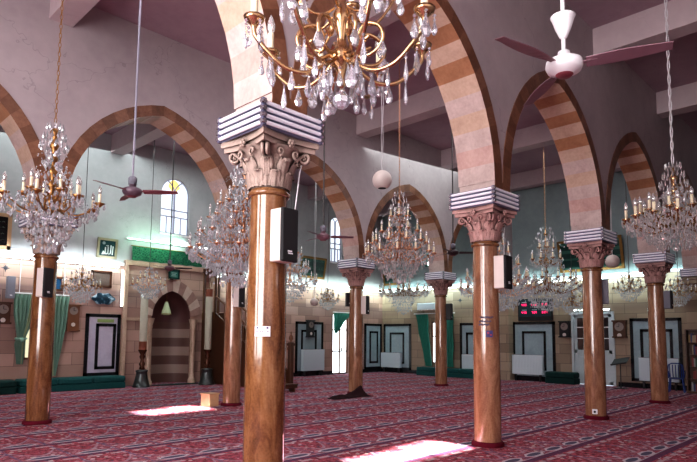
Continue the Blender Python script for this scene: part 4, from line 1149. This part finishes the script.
# ------------------------------------------------------------------ pictures and signs on the walls
def frame_pic(name, label, cat, fn, u0, u1, z0, z1, fw, fmat, pmat, d=.05, tilt=0.0, grp=None, off=0):
    o = Vector(fn((u0+u1)/2, z0, -off)); t = thing(name, label, cat, tuple(o), 0, grp)
    def pt(u, z, dd): return Vector(fn(u, z, -off-dd-tilt*(z-z0)))-o
    def bx(mb, a, b, za, zb, d0, d1):
        mb.add([pt(u, z, dd) for u in (a, b) for z in (za, zb) for dd in (d0, d1)], [(0, 1, 3, 2), (4, 6, 7, 5), (0, 4, 5, 1), (2, 3, 7, 6), (0, 2, 6, 4), (1, 5, 7, 3)])
    m = MB(); bx(m, u0, u0+fw, z0, z1, 0, d); bx(m, u1-fw, u1, z0, z1, 0, d); bx(m, u0, u1, z0, z0+fw, 0, d); bx(m, u0, u1, z1-fw, z1, 0, d)
    obj('frame', m, fmat, t)
    pm = MB(); bx(pm, u0+fw, u1-fw, z0+fw, z1-fw, .005, d*.5); p = obj('picture_panel', pm, pmat, t)
    return t, p, pt
t, p, pt = frame_pic('framed_picture', 'large black framed picture with pale wooden frame at the left edge', 'picture', fq, 3.55, 4.80, 4.0, 5.02, .10, M['wood_light'], M['pic_glass'])
lm = MB()
for zz in (4.25, 4.42, 4.60, 4.76):
    for i in range(9):
        x = 3.75+i*.10; lm.tube([pt(x, zz, .028), pt(x+.03, zz+.03*((i*7) % 3-1), .028), pt(x+.07, zz+.01, .028)], .008, 4)
obj('calligraphy_lines', lm, simple('faint_green_ink', (.12, .14, .10), .6), p)
t, p, pt = frame_pic('framed_picture', 'dark teal picture with white calligraphy in a pale gilt frame', 'picture', fq, 7.20, 7.84, 4.05, 4.68, .075, simple('pale_gilt', (.36, .33, .22), .4), M['teal_panel'], tilt=.12)
AL = MB()
def stroke(P, r=.020): AL.tube([pt(7.52+x*.62, 4.06+z*.62, .036) for x, z in P], r, 6)
stroke([(.27, .18), (.275, .62)])                                              # alif
stroke([(.17, .66), (.17, .30), (.15, .22), (.08, .20), (.04, .24), (.04, .58)])  # first lam
stroke([(.04, .30), (.01, .22), (-.06, .20), (-.10, .24), (-.10, .54)])           # second lam
stroke([(-.10, .28), (-.14, .20), (-.20, .20), (-.23, .26), (-.19, .33), (-.15, .27), (-.17, .20), (-.27, .19)])  # ha
stroke([(-.06, .60), (-.03, .64), (0, .60), (.03, .65), (.06, .60)], .011)
obj('calligraphy', AL, M['calli'], p)
obj('round_emblem', MB().add([pt(7.40+.05*cos(i*pi/8), 4.52+.05*sin(i*pi/8), .034) for i in range(16)], [list(range(16))]), simple('grey_emblem', (.35, .42, .45), .5), p)
t, p, pt = frame_pic('framed_picture', 'brown woven picture above the blue plaque', 'picture', fq, 7.08, 7.72, 3.12, 3.64, .06, M['wood'], simple('woven_brown', (.11, .08, .065), .8, var=.5, scale=30))
t, p, pt = frame_pic('framed_picture', 'small blue picture in a brown frame just right of the left column', 'picture', fq, 5.88, 6.26, 2.92, 3.34, .055, M['wood_mid'], simple('deep_blue_print', (.02, .11, .24), .3, var=.4, scale=6))
t, p, pt = frame_pic('framed_picture', 'tiny dark framed picture at the left edge above the left clock', 'picture', fq, 4.25, 4.62, 2.50, 2.72, .04, M['wood'], simple('dim_print', (.22, .14, .12), .5))
# scalloped blue plaque
bp = MB(); pts = []
for i in range(32):
    a = 2*pi*i/32; r = 1+.10*cos(6*a)+.12*cos(2*a); pts.append((7.49+.31*r*cos(a), 2.76+.20*r*sin(a)))
bp.add([(x, QW-.05, z) for x, z in pts]+[(7.49, QW-.09, 2.76)], [(i, (i+1) % 32, 32) for i in range(32)]); bp.add([(x, QW-.05, z) for x, z in pts]+[(x, QW+.0, z) for x, z in pts], [(i, (i+1) % 32, 32+(i+1) % 32, 32+i) for i in range(32)])
tnt = NT('blue_white_plaque'); ff = tnt.noise(tnt.pos(), 7, 3)[0]
tag(obj('wall_plaque', bp, tnt.bsdf(tnt.ramp(ff, [(.44, (.008, .035, .06)), (.52, (.03, .11, .17)), (.60, (.40, .52, .60))]), .3)), 'scalloped blue and white plaque on the wall above the lilac marble panel', 'plaque')
# green cloth over the niche
t = thing('embroidered_cloth', 'long bright green embroidered cloth hung above the prayer niche', 'cloth', (9.63, QW-.10, 4.08))
gm = MB(); n, m = 40, 5; vs = []; fs = []
for i in range(n+1):
    for j in range(m+1): vs.append((-1.31+2.62*i/n, .03*sin(i*1.3)*(j/m)+.012*sin(i*2.9), .46-.46*j/m-.012*sin(i*.9)*(j/m)))
for i in range(n):
    for j in range(m): fs.append((i*(m+1)+j, (i+1)*(m+1)+j, (i+1)*(m+1)+j+1, i*(m+1)+j+1))
obj('cloth', gm.add(vs, fs, 0, True), M['banner'], t)
obj('hanging_rod', MB().tube([(-1.34, .01, .47), (1.34, .01, .47)], .014, 8), M['gilt'], t)
t, p, pt = frame_pic('wall_sign', 'small dark green framed sign at the top of the niche arch', 'sign', fq, 9.62, 10.02, 3.56, 3.90, .05, M['darkgreen'], simple('green_sign_face', (.02, .14, .11), .4), off=.12)
sgm = MB()
for (x0, x1, z) in ((9.72, 9.92, 3.76), (9.74, 9.88, 3.71), (9.72, 9.90, 3.66)): sgm.quad(pt(x0, z, .03), pt(x1, z, .03), pt(x1, z+.02, .03), pt(x0, z+.02, .03))
obj('sign_lines', sgm, simple('pale_sign_ink', (.35, .5, .46), .5), p)
for (lb, fn, u0, u1, z0, z1, tl) in (('large dark green text panel tilted on the niche wall beside the narrow arched window', fq, 15.55, 17.02, 4.12, 5.02, .18),
        ('small green framed text panel on the right wall beside the corner', fr, 17.2, 17.98, 4.12, 4.72, .15),
        ('widest dark green text panel with gilt sides behind the column with the white socket', fr, 6.95, 9.25, 4.10, 5.25, .22)):
    t, p, pt = frame_pic('text_panel', lb, 'sign', fn, u0, u1, z0, z1, .09, M['gilt'], M['kufic'], tilt=tl, grp='dark green text panels')
# star ornaments inlaid in the stone band
st = MB()
for i in range(16):
    pass
def star(label, fn, u, z, r=.13):
    o = Vector(fn(u, z, 0)); mb = MB(); vs = []
    for i in range(16):
        a = 2*pi*i/16; q = r if i % 2 == 0 and i % 4 == 0 else (r*.55 if i % 2 == 0 else r*.38); vs.append(Vector(fn(u+q*cos(a), z+q*sin(a), 0))-o)
    mb.add(vs+[Vector(fn(u, z, -.03))-o], [(i, (i+1) % 16, 16) for i in range(16)])
    s_ = obj('star_ornament', mb, simple('blue_grey_star', (.07, .08, .10), .5), None, tuple(o)); tag(s_, label, 'ornament', 'inlaid star ornaments')
for lb, fn, u, z in (('star ornament above the slim grey wall loudspeaker', fq, 4.72, 3.48), ('star ornament between the blue picture and the brown woven picture', fq, 6.62, 3.32),
        ('star ornament on the niche wall left of the corner', fq, 19.6, 3.2), ('star ornament on the right wall just past the corner', fr, 17.0, 3.2),
        ('star ornament above the emerald curtain rail', fr, 16.3, 3.2), ('star ornament left of the handwriting column above the marble panel', fr, 13.7, 3.25)):
    star(lb, fn, u, z)

# ------------------------------------------------------------------ clocks
def clock(label, fn, u, z0, z1, w, mat):
    o = Vector(fn(u, z0, 0)); t = thing('wall_clock', label, 'clock', tuple(o), 0, 'wooden wall clocks')
    P = lambda a, z, d: Vector(fn(u+a, z, -d))-o
    def bx(a, b, za, zb, d0, d1):
        m = MB(); m.add([P(x, z, d) for x in (a, b) for z in (za, zb) for d in (d0, d1)], [(0, 1, 3, 2), (4, 6, 7, 5), (0, 4, 5, 1), (2, 3, 7, 6), (0, 2, 6, 4), (1, 5, 7, 3)]); return m
    cs = bx(-w/2, w/2, z0, z1, 0, .12)
    for zz in (z0, z1): 
        b = bx(-w/2-.03, w/2+.03, zz-.02, zz+.03, 0, .15); cs.add(b.v, b.f)
    obj('case', cs, mat, t)
    zc = z1-w*.46; r = w*.36
    dial = MB().add([P(r*cos(i*pi/12), zc+r*sin(i*pi/12), .125) for i in range(24)], [list(range(24))])
    dl = obj('dial', dial, M['dial'], t)
    hd = bx(-.008, .008, zc, zc+r*.75, .128, .132); h2 = bx(0, r*.55, zc-.008, zc+.008, .128, .132); hd.add(h2.v, h2.f)
    obj('hand', hd, M['black'], dl)
    if z1-z0 > w*1.3:
        zp = z0+(z1-z0-w)*.45; pr = w*.18
        obj('pendulum', MB().add([P(pr*cos(i*pi/8), zp+pr*sin(i*pi/8), .125) for i in range(16)], [list(range(16))]), M['spk_side'], t)
clock('dark wooden clock at the left edge, left of the knotted curtain', fq, 4.70, 1.92, 2.48, .36, M['wood'])
clock('brown pendulum clock right of the left column and its curtain', fq, 6.58, 1.74, 2.50, .34, M['wood_mid'])
clock('black wall clock left of the white double door', fr, 9.12, 1.70, 2.26, .38, M['black'])
clock('brown wall clock right of the white double door', fr, 7.18, 1.70, 2.26, .42, M['wood'])
clock('dark clock on the marble panel by the minbar post', lambda u, z, d: (u, QW-.05+d, z), 16.18, 1.62, 2.30, .36, M['black'])
# white cords down the wall by the left curtains
for x, lb in ((5.10, 'white cord running down the wall to the left curtain'), (6.30, 'white cord running down the wall to the curtain right of the left column')):
    tag(obj('electrical_conduit', MB().tube([(x, QW-.015, 3.80), (x, QW-.015, 2.80)], .012, 5), M['white']), lb, 'cord')

# ------------------------------------------------------------------ prayer time display
t = thing('prayer_time_display', 'black prayer time display with six red number panels on the right wall', 'display', (PW, 10.30, 2.32))
obj('case', MB().box(-.09, 0, -.72, .68, 0, .86, bev=.015), M['black'], t)
face = obj('face', MB().box(-.10, -.088, -.66, .62, .16, .82), simple('blue_green_face', (.01, .035, .045), .3), t)
SEG = {'0': 'abcdef', '1': 'bc', '2': 'abged', '3': 'abgcd', '4': 'fgbc', '5': 'afgcd', '6': 'afgedc', '7': 'abc', '8': 'abcdefg', '9': 'abcdfg'}
def digits(txt, yc, zc, h):
    mb = MB(); w = h*.55; x = -.108; th = h*.17; total = sum((.5 if c == ':' else 1.45)*w for c in txt); y = yc+total/2
    for c in txt:
        if c == ':':
            for s in (.3, .7): mb.box(x-.003, x, y-w*.35, y-w*.35+th, zc-h/2+h*s-th/2, zc-h/2+h*s+th/2)
            y -= w*.5; continue
        a, b = y, y-w; zt, zm, zb = zc+h/2, zc, zc-h/2
        for sg in SEG[c]:
            q = {'a': (b, a, zt-th, zt), 'd': (b, a, zb, zb+th), 'g': (b, a, zm-th/2, zm+th/2), 'f': (a-th, a, zm, zt), 'e': (a-th, a, zb, zm), 'b': (b, b+th, zm, zt), 'c': (b, b+th, zb, zm)}[sg]
            mb.box(x-.003, x, *q)
        y -= w*1.45
    return mb
for r_, row_ in enumerate((('4:03', '11:36', '2:16'), ('4:49', '7:04', '8:27'))):
    for c_, tx in enumerate(row_):
        yc, zc = .40-.42*c_, .62-.30*r_
        obj('number_panel', digits(tx, yc, zc, .085), M['led'], t)
        obj('panel_caption', MB().box(-.105, -.10, yc-.10, yc+.10, zc+.085, zc+.11), simple('pale_caption', (.45, .5, .55), .5), face)

# ------------------------------------------------------------------ big candles, niche lamp
def big_candle(label, x, y, band_low, top):
    t = thing('candlestick', label, 'candlestick', (x, y, 0), 0, 'tall candlesticks flanking the niche')
    obj('foot', MB().lathe([(.27, 0), (.28, .04), (.25, .07), (.215, .2), (.175, .38), (.165, .46), (.195, .50), (.18, .53), (.08, .55)], 28), M['bronze'], t)
    obj('stem', MB().lathe([(.06, .54), (.09, .58), (.06, .64), (.10, .72), (.06, .80), (.05, .86), (.09, .95), (.06, 1.02), (.11, 1.10), (.13, 1.14), (.13, 1.17)], 24), M['brownmetal'], t)
    cd = obj('candle', MB().lathe([(.115, 1.15), (.115, top), (.09, top+.02), (.01, top+.02)], 24), M['wax'], t)
    obj('painted_band', MB().lathe([(.118, band_low), (.119, band_low+.26)], 24, cap=False), M['redgold'], cd)
    obj('wick', MB().tube([(0, 0, top), (0, 0, top+.07)], .008, 5), M['black'], cd)
big_candle('tall cream candle on a bronze stick left of the prayer niche', 8.52, 17.4, 1.17, 2.95)
big_candle('tall cream candle with brown top on a bronze stick right of the prayer niche', 10.60, 16.95, 2.95, 3.2)
t = thing('hanging_lantern', 'small yellow green glass lantern hanging inside the prayer niche', 'lamp', (9.72, 18.22, 2.33))
obj('lantern_glass', MB().lathe([(.10, 0), (.16, .03), (.15, .12), (.09, .30), (.05, .44), (.03, .47)], 12), simple('yellow_green_glass', (.30, .36, .24), .2, Emission_Color=(.9, 1, .6), Emission_Strength=.12), t)
obj('brass_rim', MB().torus((0, 0, .03), .16, .018, 16, 6), M['gilt'], t); obj('brass_collar', MB().torus((0, 0, .45), .04, .015, 12, 6), M['gilt'], t)
obj('lantern_chain', MB().tube([(0, 0, .46), (0, 0, .80)], .006, 5), M['gilt'], t)
tag(obj('niche_rug', MB().lathe([(.001, .006), (.9, .006), (.92, .0)], 28, (9.85, 17.62, 0), sx=1.0, sy=.28), M['darkgreen']), 'dark green oval mat on the floor before the prayer niche', 'mat')

# ------------------------------------------------------------------ minbar (stepped pulpit)
t = thing('minbar', 'dark carved wooden pulpit with stairs, half hidden behind the two columns', 'pulpit', (11.33, 16.0, 0))
W2 = .30
sp = MB()
for sx in (-W2, W2):
    sp.add([(sx-.03, -2.1, 0), (sx-.03, 2.03, 0), (sx-.03, 2.03, 2.45), (sx-.03, 1.2, 2.45), (sx-.03, -2.1, .55), (sx+.03, -2.1, 0), (sx+.03, 2.03, 0), (sx+.03, 2.03, 2.45), (sx+.03, 1.2, 2.45), (sx+.03, -2.1, .55)],
           [(0, 1, 2, 3, 4), (5, 6, 7, 8, 9), (0, 1, 6, 5), (1, 2, 7, 6), (2, 3, 8, 7), (3, 4, 9, 8), (4, 0, 5, 9)])
obj('side_panel', sp, M['wood'], t)
for i in range(8): obj('stair_step', MB().box(-W2+.03, W2-.03, -2.06+i*.41, -2.06+(i+1)*.41+.02, 0, .21*(i+1), bev=.008), M['wood_mid'], t)
hr = MB()
for sx in (-W2, W2):
    hr.tube([(sx, -2.1, 1.2), (sx, 1.2, 3.0)], .035, 8)
    for i in range(9): f = (i+.5)/9; hr.tube([(sx, -2.1+3.3*f, .5+1.9*f), (sx, -2.1+3.3*f, 1.2+1.8*f)], .018, 6)
obj('handrail', hr, M['wood_mid'], t)
for sx in (-W2, W2):
    po = obj('newel_post', MB().box(sx-.07, sx+.07, -2.24, -2.10, 0, 1.45, bev=.01).box(sx-.10, sx+.10, -2.27, -2.07, 1.34, 1.42), M['wood'], t)
    obj('finial', MB().lathe([(.05, 1.44), (.03, 1.48), (.075, 1.56), (.06, 1.63), (.015, 1.70), (.03, 1.73), (.001, 1.80)], 14, (sx, -2.17, 0)), M['wood_mid'], po)
    for yy in (1.22, 1.95):
        cpo = obj('canopy_post', MB().tube([(sx, yy, 2.4), (sx, yy, 3.9)], .045, 10), M['wood'], t)
        obj('gilt_strip', MB().box(sx-.05, sx-.045, yy-.015, yy+.015, 2.2, 3.85), M['gilt'], cpo)
obj('canopy', MB().box(-.36, .36, 1.16, 2.04, 3.88, 4.02).lathe([(.36, 4.02), (.32, 4.2), (.16, 4.55), (.05, 4.8), (.001, 4.95)], 8, (0, 1.58, 0), smooth=False), M['wood'], t)
tag(obj('reading_shelf', MB().box(10.68, 11.22, 13.02, 13.32, .12, .20).box(10.72, 10.78, 13.06, 13.28, 0, .12).box(11.12, 11.18, 13.06, 13.28, 0, .12).box(10.66, 11.24, 13.0, 13.34, .20, .235, bev=.01), M['wood']), 'low dark wooden stand on the carpet before the pulpit', 'stand')
# pine box by the column
t = thing('pine_box', 'light pine box standing against the foot of the brown column', 'box', (7.42, 11.72, 0), R(8))
obj('box_body', MB().box(-.13, .15, -.15, .15, 0, .27, bev=.006), M['wood_light'], t); obj('lid', MB().box(-.155, .165, -.17, .17, .27, .30, bev=.006), M['wood_light'], t)
# dark cloth on the floor
cm = MB(); n, m = 40, 22; vs = []; fs = []
for i in range(n+1):
    for j in range(m+1):
        u, v = i/n, j/m; x = -1.18+1.45*u; y = (v-.5)*(.34+.30*u*u)
        ridge = math.exp(-((v-.55)/.26)**2); edge = min(1, 8*min(u, 1-u, v, 1-v))
        z = .012+edge*((.05+.20*u**2.2*math.exp(-((u-.80)/.22)**2)*1.5)*ridge+.025*abs(sin(9*u+4*v))+.018*abs(sin(5*u-11*v)))
        vs.append((x, y+.05*sin(6*u)*(v-.5), z))
for i in range(n):
    for j in range(m): fs.append((i*(m+1)+j, (i+1)*(m+1)+j, (i+1)*(m+1)+j+1, i*(m+1)+j+1))
tag(obj('crumpled_cloth', cm.add(vs, fs, 0, True), M['darkcloth'], None, (11.66, 10.92, 0), R(4)), 'crumpled dark brown cloth lying on the carpet at the column foot', 'cloth')

# ------------------------------------------------------------------ right wall furniture
t = thing('air_conditioner', 'white wall air conditioner left of the farthest column', 'air conditioner', (PW, 15.35, 2.86))
obj('housing', MB().box(-.24, 0, -.5, .5, 0, .32, bev=.03), M['radiator'], t); obj('air_flap', MB().box(-.245, -.10, -.45, .45, -.012, .03), M['steel'], t)
# plastic chair
t = thing('plastic_chair', 'blue plastic chair standing before the radiator at the right edge', 'chair', (20.12, 5.28, 0), R(100))
sm_ = MB(); n = 8; vs = []; fs = []
for i in range(n+1):
    for j in range(n+1):
        x, y = -.21+.42*i/n, -.21+.40*j/n; vs.append((x*(1-.08*(j/n)), y, .44-.025*sin(pi*i/n)*sin(pi*j/n)+.01*(1-j/n)))
for i in range(n):
    for j in range(n): fs.append((i*(n+1)+j, (i+1)*(n+1)+j, (i+1)*(n+1)+j+1, i*(n+1)+j+1))
k_ = len(vs); vs2 = vs+[(x, y, z-.025) for x, y, z in vs]; fs2 = fs+[tuple(a+k_ for a in f) for f in fs]
for i in range(n):
    for (a, b) in (((i)*(n+1), (i+1)*(n+1)), (i*(n+1)+n, (i+1)*(n+1)+n), (i, i+1), (n*(n+1)+i, n*(n+1)+i+1)): fs2.append((a, b, b+k_, a+k_))
obj('seat', sm_.add(vs2, fs2, 0, True), M['blueplastic'], t)
bk = MB()
for i in range(5): x = -.15+.075*i; bk.tube([(x, .19, .46), (x*1.05, .25, .68), (x*1.05, .27, .86)], .014, 6)
bk.tube([(-.20, .18, .44), (-.21, .245, .68), (-.19, .27, .85), (-.1, .28, .90), (.1, .28, .90), (.19, .27, .85), (.21, .245, .68), (.20, .18, .44)], .018, 8)
obj('backrest', bk, M['blueplastic'], t)
for sx in (-1, 1):
    for sy in (-1, 1): obj('leg', MB().tube([(sx*.17, sy*.17, .43), (sx*.21, sy*.22, 0.0)], [.022, .018], 8), M['blueplastic'], t)
    obj('armrest', MB().tube([(sx*.21, .22, .64), (sx*.24, .0, .66), (sx*.23, -.17, .64), (sx*.20, -.19, .43)], .016, 8), M['blueplastic'], t)
# metal bookstand
t = thing('book_stand', 'thin black metal book stand on the carpet right of the white door', 'stand', (20.15, 6.95, 0))
obj('foot', MB().box(-.16, .16, -.18, .18, 0, .02).box(-.02, .02, -.02, .02, .02, .05), M['black'], t); obj('pole', MB().tube([(0, 0, .02), (0, 0, .86)], .016, 8), M['black'], t)
dk = MB().box(-.20, .20, -.26, .26, -.012, .012).box(-.21, -.18, -.26, .26, 0, .04); dk.xf(Matrix.Translation((0, 0, .90)) @ Matrix.Rotation(R(-28), 4, 'Y') @ Matrix.Rotation(R(-12), 4, 'X'))
obj('desk', dk, M['black'], t)
def bookcase(label, x, y, w, h, d, ns, bgroup, place):
    t = thing('bookcase', label, 'bookcase', (x, y, 0))
    obj('carcass', MB().box(0, d, -w/2, -w/2+.03, 0, h).box(0, d, w/2-.03, w/2, 0, h).box(0, d, -w/2, w/2, h-.03, h).box(d-.02, d, -w/2, w/2, 0, h).box(-.01, d, -w/2-.01, w/2+.01, 0, .07), M['wood'], t)
    cols = [simple('book_cover_%d_%s' % (i, place[:4]), c, .5) for i, c in enumerate(((.22, .03, .03), (.04, .10, .06), (.35, .28, .18), (.03, .05, .14), (.28, .18, .06), (.30, .30, .30)))]
    hs = (h-.1)/ns; nb = 0
    for i in range(ns):
        zb = .07+hs*i
        if i: obj('shelf', MB().box(0, d-.02, -w/2+.03, w/2-.03, zb-.02, zb), M['wood'], t)
        yy = -w/2+.05; j = 0
        while yy < w/2-.08 and j < 12:
            bw = random.uniform(.03, .055); bh = hs*random.uniform(.55, .82)
            ci = random.randrange(6); cn = ['red', 'green', 'tan', 'navy', 'ochre', 'grey'][ci]
            b = obj('book', MB().box(x+.03, x+d-.06, y+yy, y+yy+bw, zb+.001, zb+bh, bev=.004), cols[ci])
            tag(b, '%s book, %s on the %s shelf of the bookcase %s' % (cn, (ORD+['eleventh', 'twelfth'])[j], (['lowest']+ORD[1:])[i], place), 'book', 'books in the bookcase '+place)
            yy += bw+.004; j += 1
bookcase('dark wooden bookcase against the wall pier at the right edge', 20.0, 4.60, .74, 1.95, .32, 5, 'b', 'by the blue chair')
bookcase('small dark shelf unit just right of the handwriting column', 20.60, 11.66, .50, 1.05, .30, 3, 'b', 'by the handwriting column')

# ------------------------------------------------------------------ light
def area(name, loc, tgt, sx, sy, power, col):
    L = bpy.data.lights.new(name, 'AREA'); L.shape = 'RECTANGLE'; L.size = sx; L.size_y = sy; L.energy = power; L.color = col
    o = link(name, L, None, loc); d = Vector(tgt)-Vector(loc); o.rotation_euler = d.to_track_quat('-Z', 'Y').to_euler(); return o
sun = bpy.data.lights.new('sun', 'SUN'); sun.energy = 190; sun.angle = R(1.2); sun.color = (1, .96, .90)
so = link('sun', sun, None, (6, -12, 8)); so.rotation_euler = Vector((0.02, cos(R(22)), -sin(R(22)))).to_track_quat('-Z', 'Y').to_euler()
area('left_fill', (-4.6, 6.0, 4.2), (6, 8.5, 3.6), 12, 6, 2350, (1, .96, .97))  # added fill lamp, no opening in the left wall behind it
area('front_fill', (2.5, -1.9, 4.2), (6.5, 10, 3.6), 16, 4.5, 175, (1, .92, .95))  # added fill lamp behind the viewer
area('niche_aisle_fill', (10.0, 14.8, 7.4), (10.5, 15.5, 0), 16, 3.5, 330, (.90, 1.0, .99))  # added overhead fill for the far aisle, not a fitting
area('middle_aisle_fill', (10.0, 7.2, 7.4), (10, 7.6, 0), 16, 2.0, 200, (1.0, .93, .97))  # added soft fill above the middle aisle, no fixture there
area('left_ledge_wash', (4.4, QW-.45, 3.95), (4.4, QW, 3.55), 7.0, .12, 62, (.90, .97, 1.0))
area('niche_bay_wash', (9.6, QW-.40, 4.85), (9.4, QW, 4.7), 3.0, .12, 22, (.55, 1.0, .70))
area('rear_ledge_wash', (16.2, QW-.45, 3.95), (16.2, QW, 3.55), 9.0, .12, 85, (.80, 1.0, .95))
area('right_ledge_wash', (PW-.45, 11.0, 3.95), (PW, 11.0, 3.55), 13.5, .12, 105, (.75, 1.0, 1.0))
w = bpy.data.worlds.new('sky'); SC.world = w; w.use_nodes = True
nt = w.node_tree; bg = nt.nodes['Background']; bg.inputs[0].default_value = (.75, .88, 1.0, 1); bg.inputs[1].default_value = 1.2

# ------------------------------------------------------------------ camera
cam = bpy.data.cameras.new('camera'); co = link('camera', cam)
yaw, pitch, roll, f = .7757, .0898, -.0086, 568.61
fwd = Vector((cos(yaw)*cos(pitch), sin(yaw)*cos(pitch), sin(pitch)))
q = fwd.to_track_quat('-Z', 'Y')
co.rotation_mode = 'QUATERNION'; co.location = (.072, .115, 1.605)
from mathutils import Quaternion
co.rotation_quaternion = q @ Quaternion((0, 0, 1), -roll)
cam.sensor_fit = 'HORIZONTAL'; cam.sensor_width = 36.0; cam.lens = f/697*36.0
cam.shift_x = .0038; cam.shift_y = .0796
cam.clip_start = .05; cam.clip_end = 200
SC.camera = co
SC.view_settings.view_transform = 'Standard'; SC.view_settings.look = 'Medium High Contrast'; SC.view_settings.exposure = 0.17; SC.view_settings.gamma = 1.0
SC.cycles.max_bounces = 8; SC.cycles.transparent_max_bounces = 12; SC.cycles.sample_clamp_indirect = 6.0
SC.cycles.caustics_reflective = False; SC.cycles.caustics_refractive = False
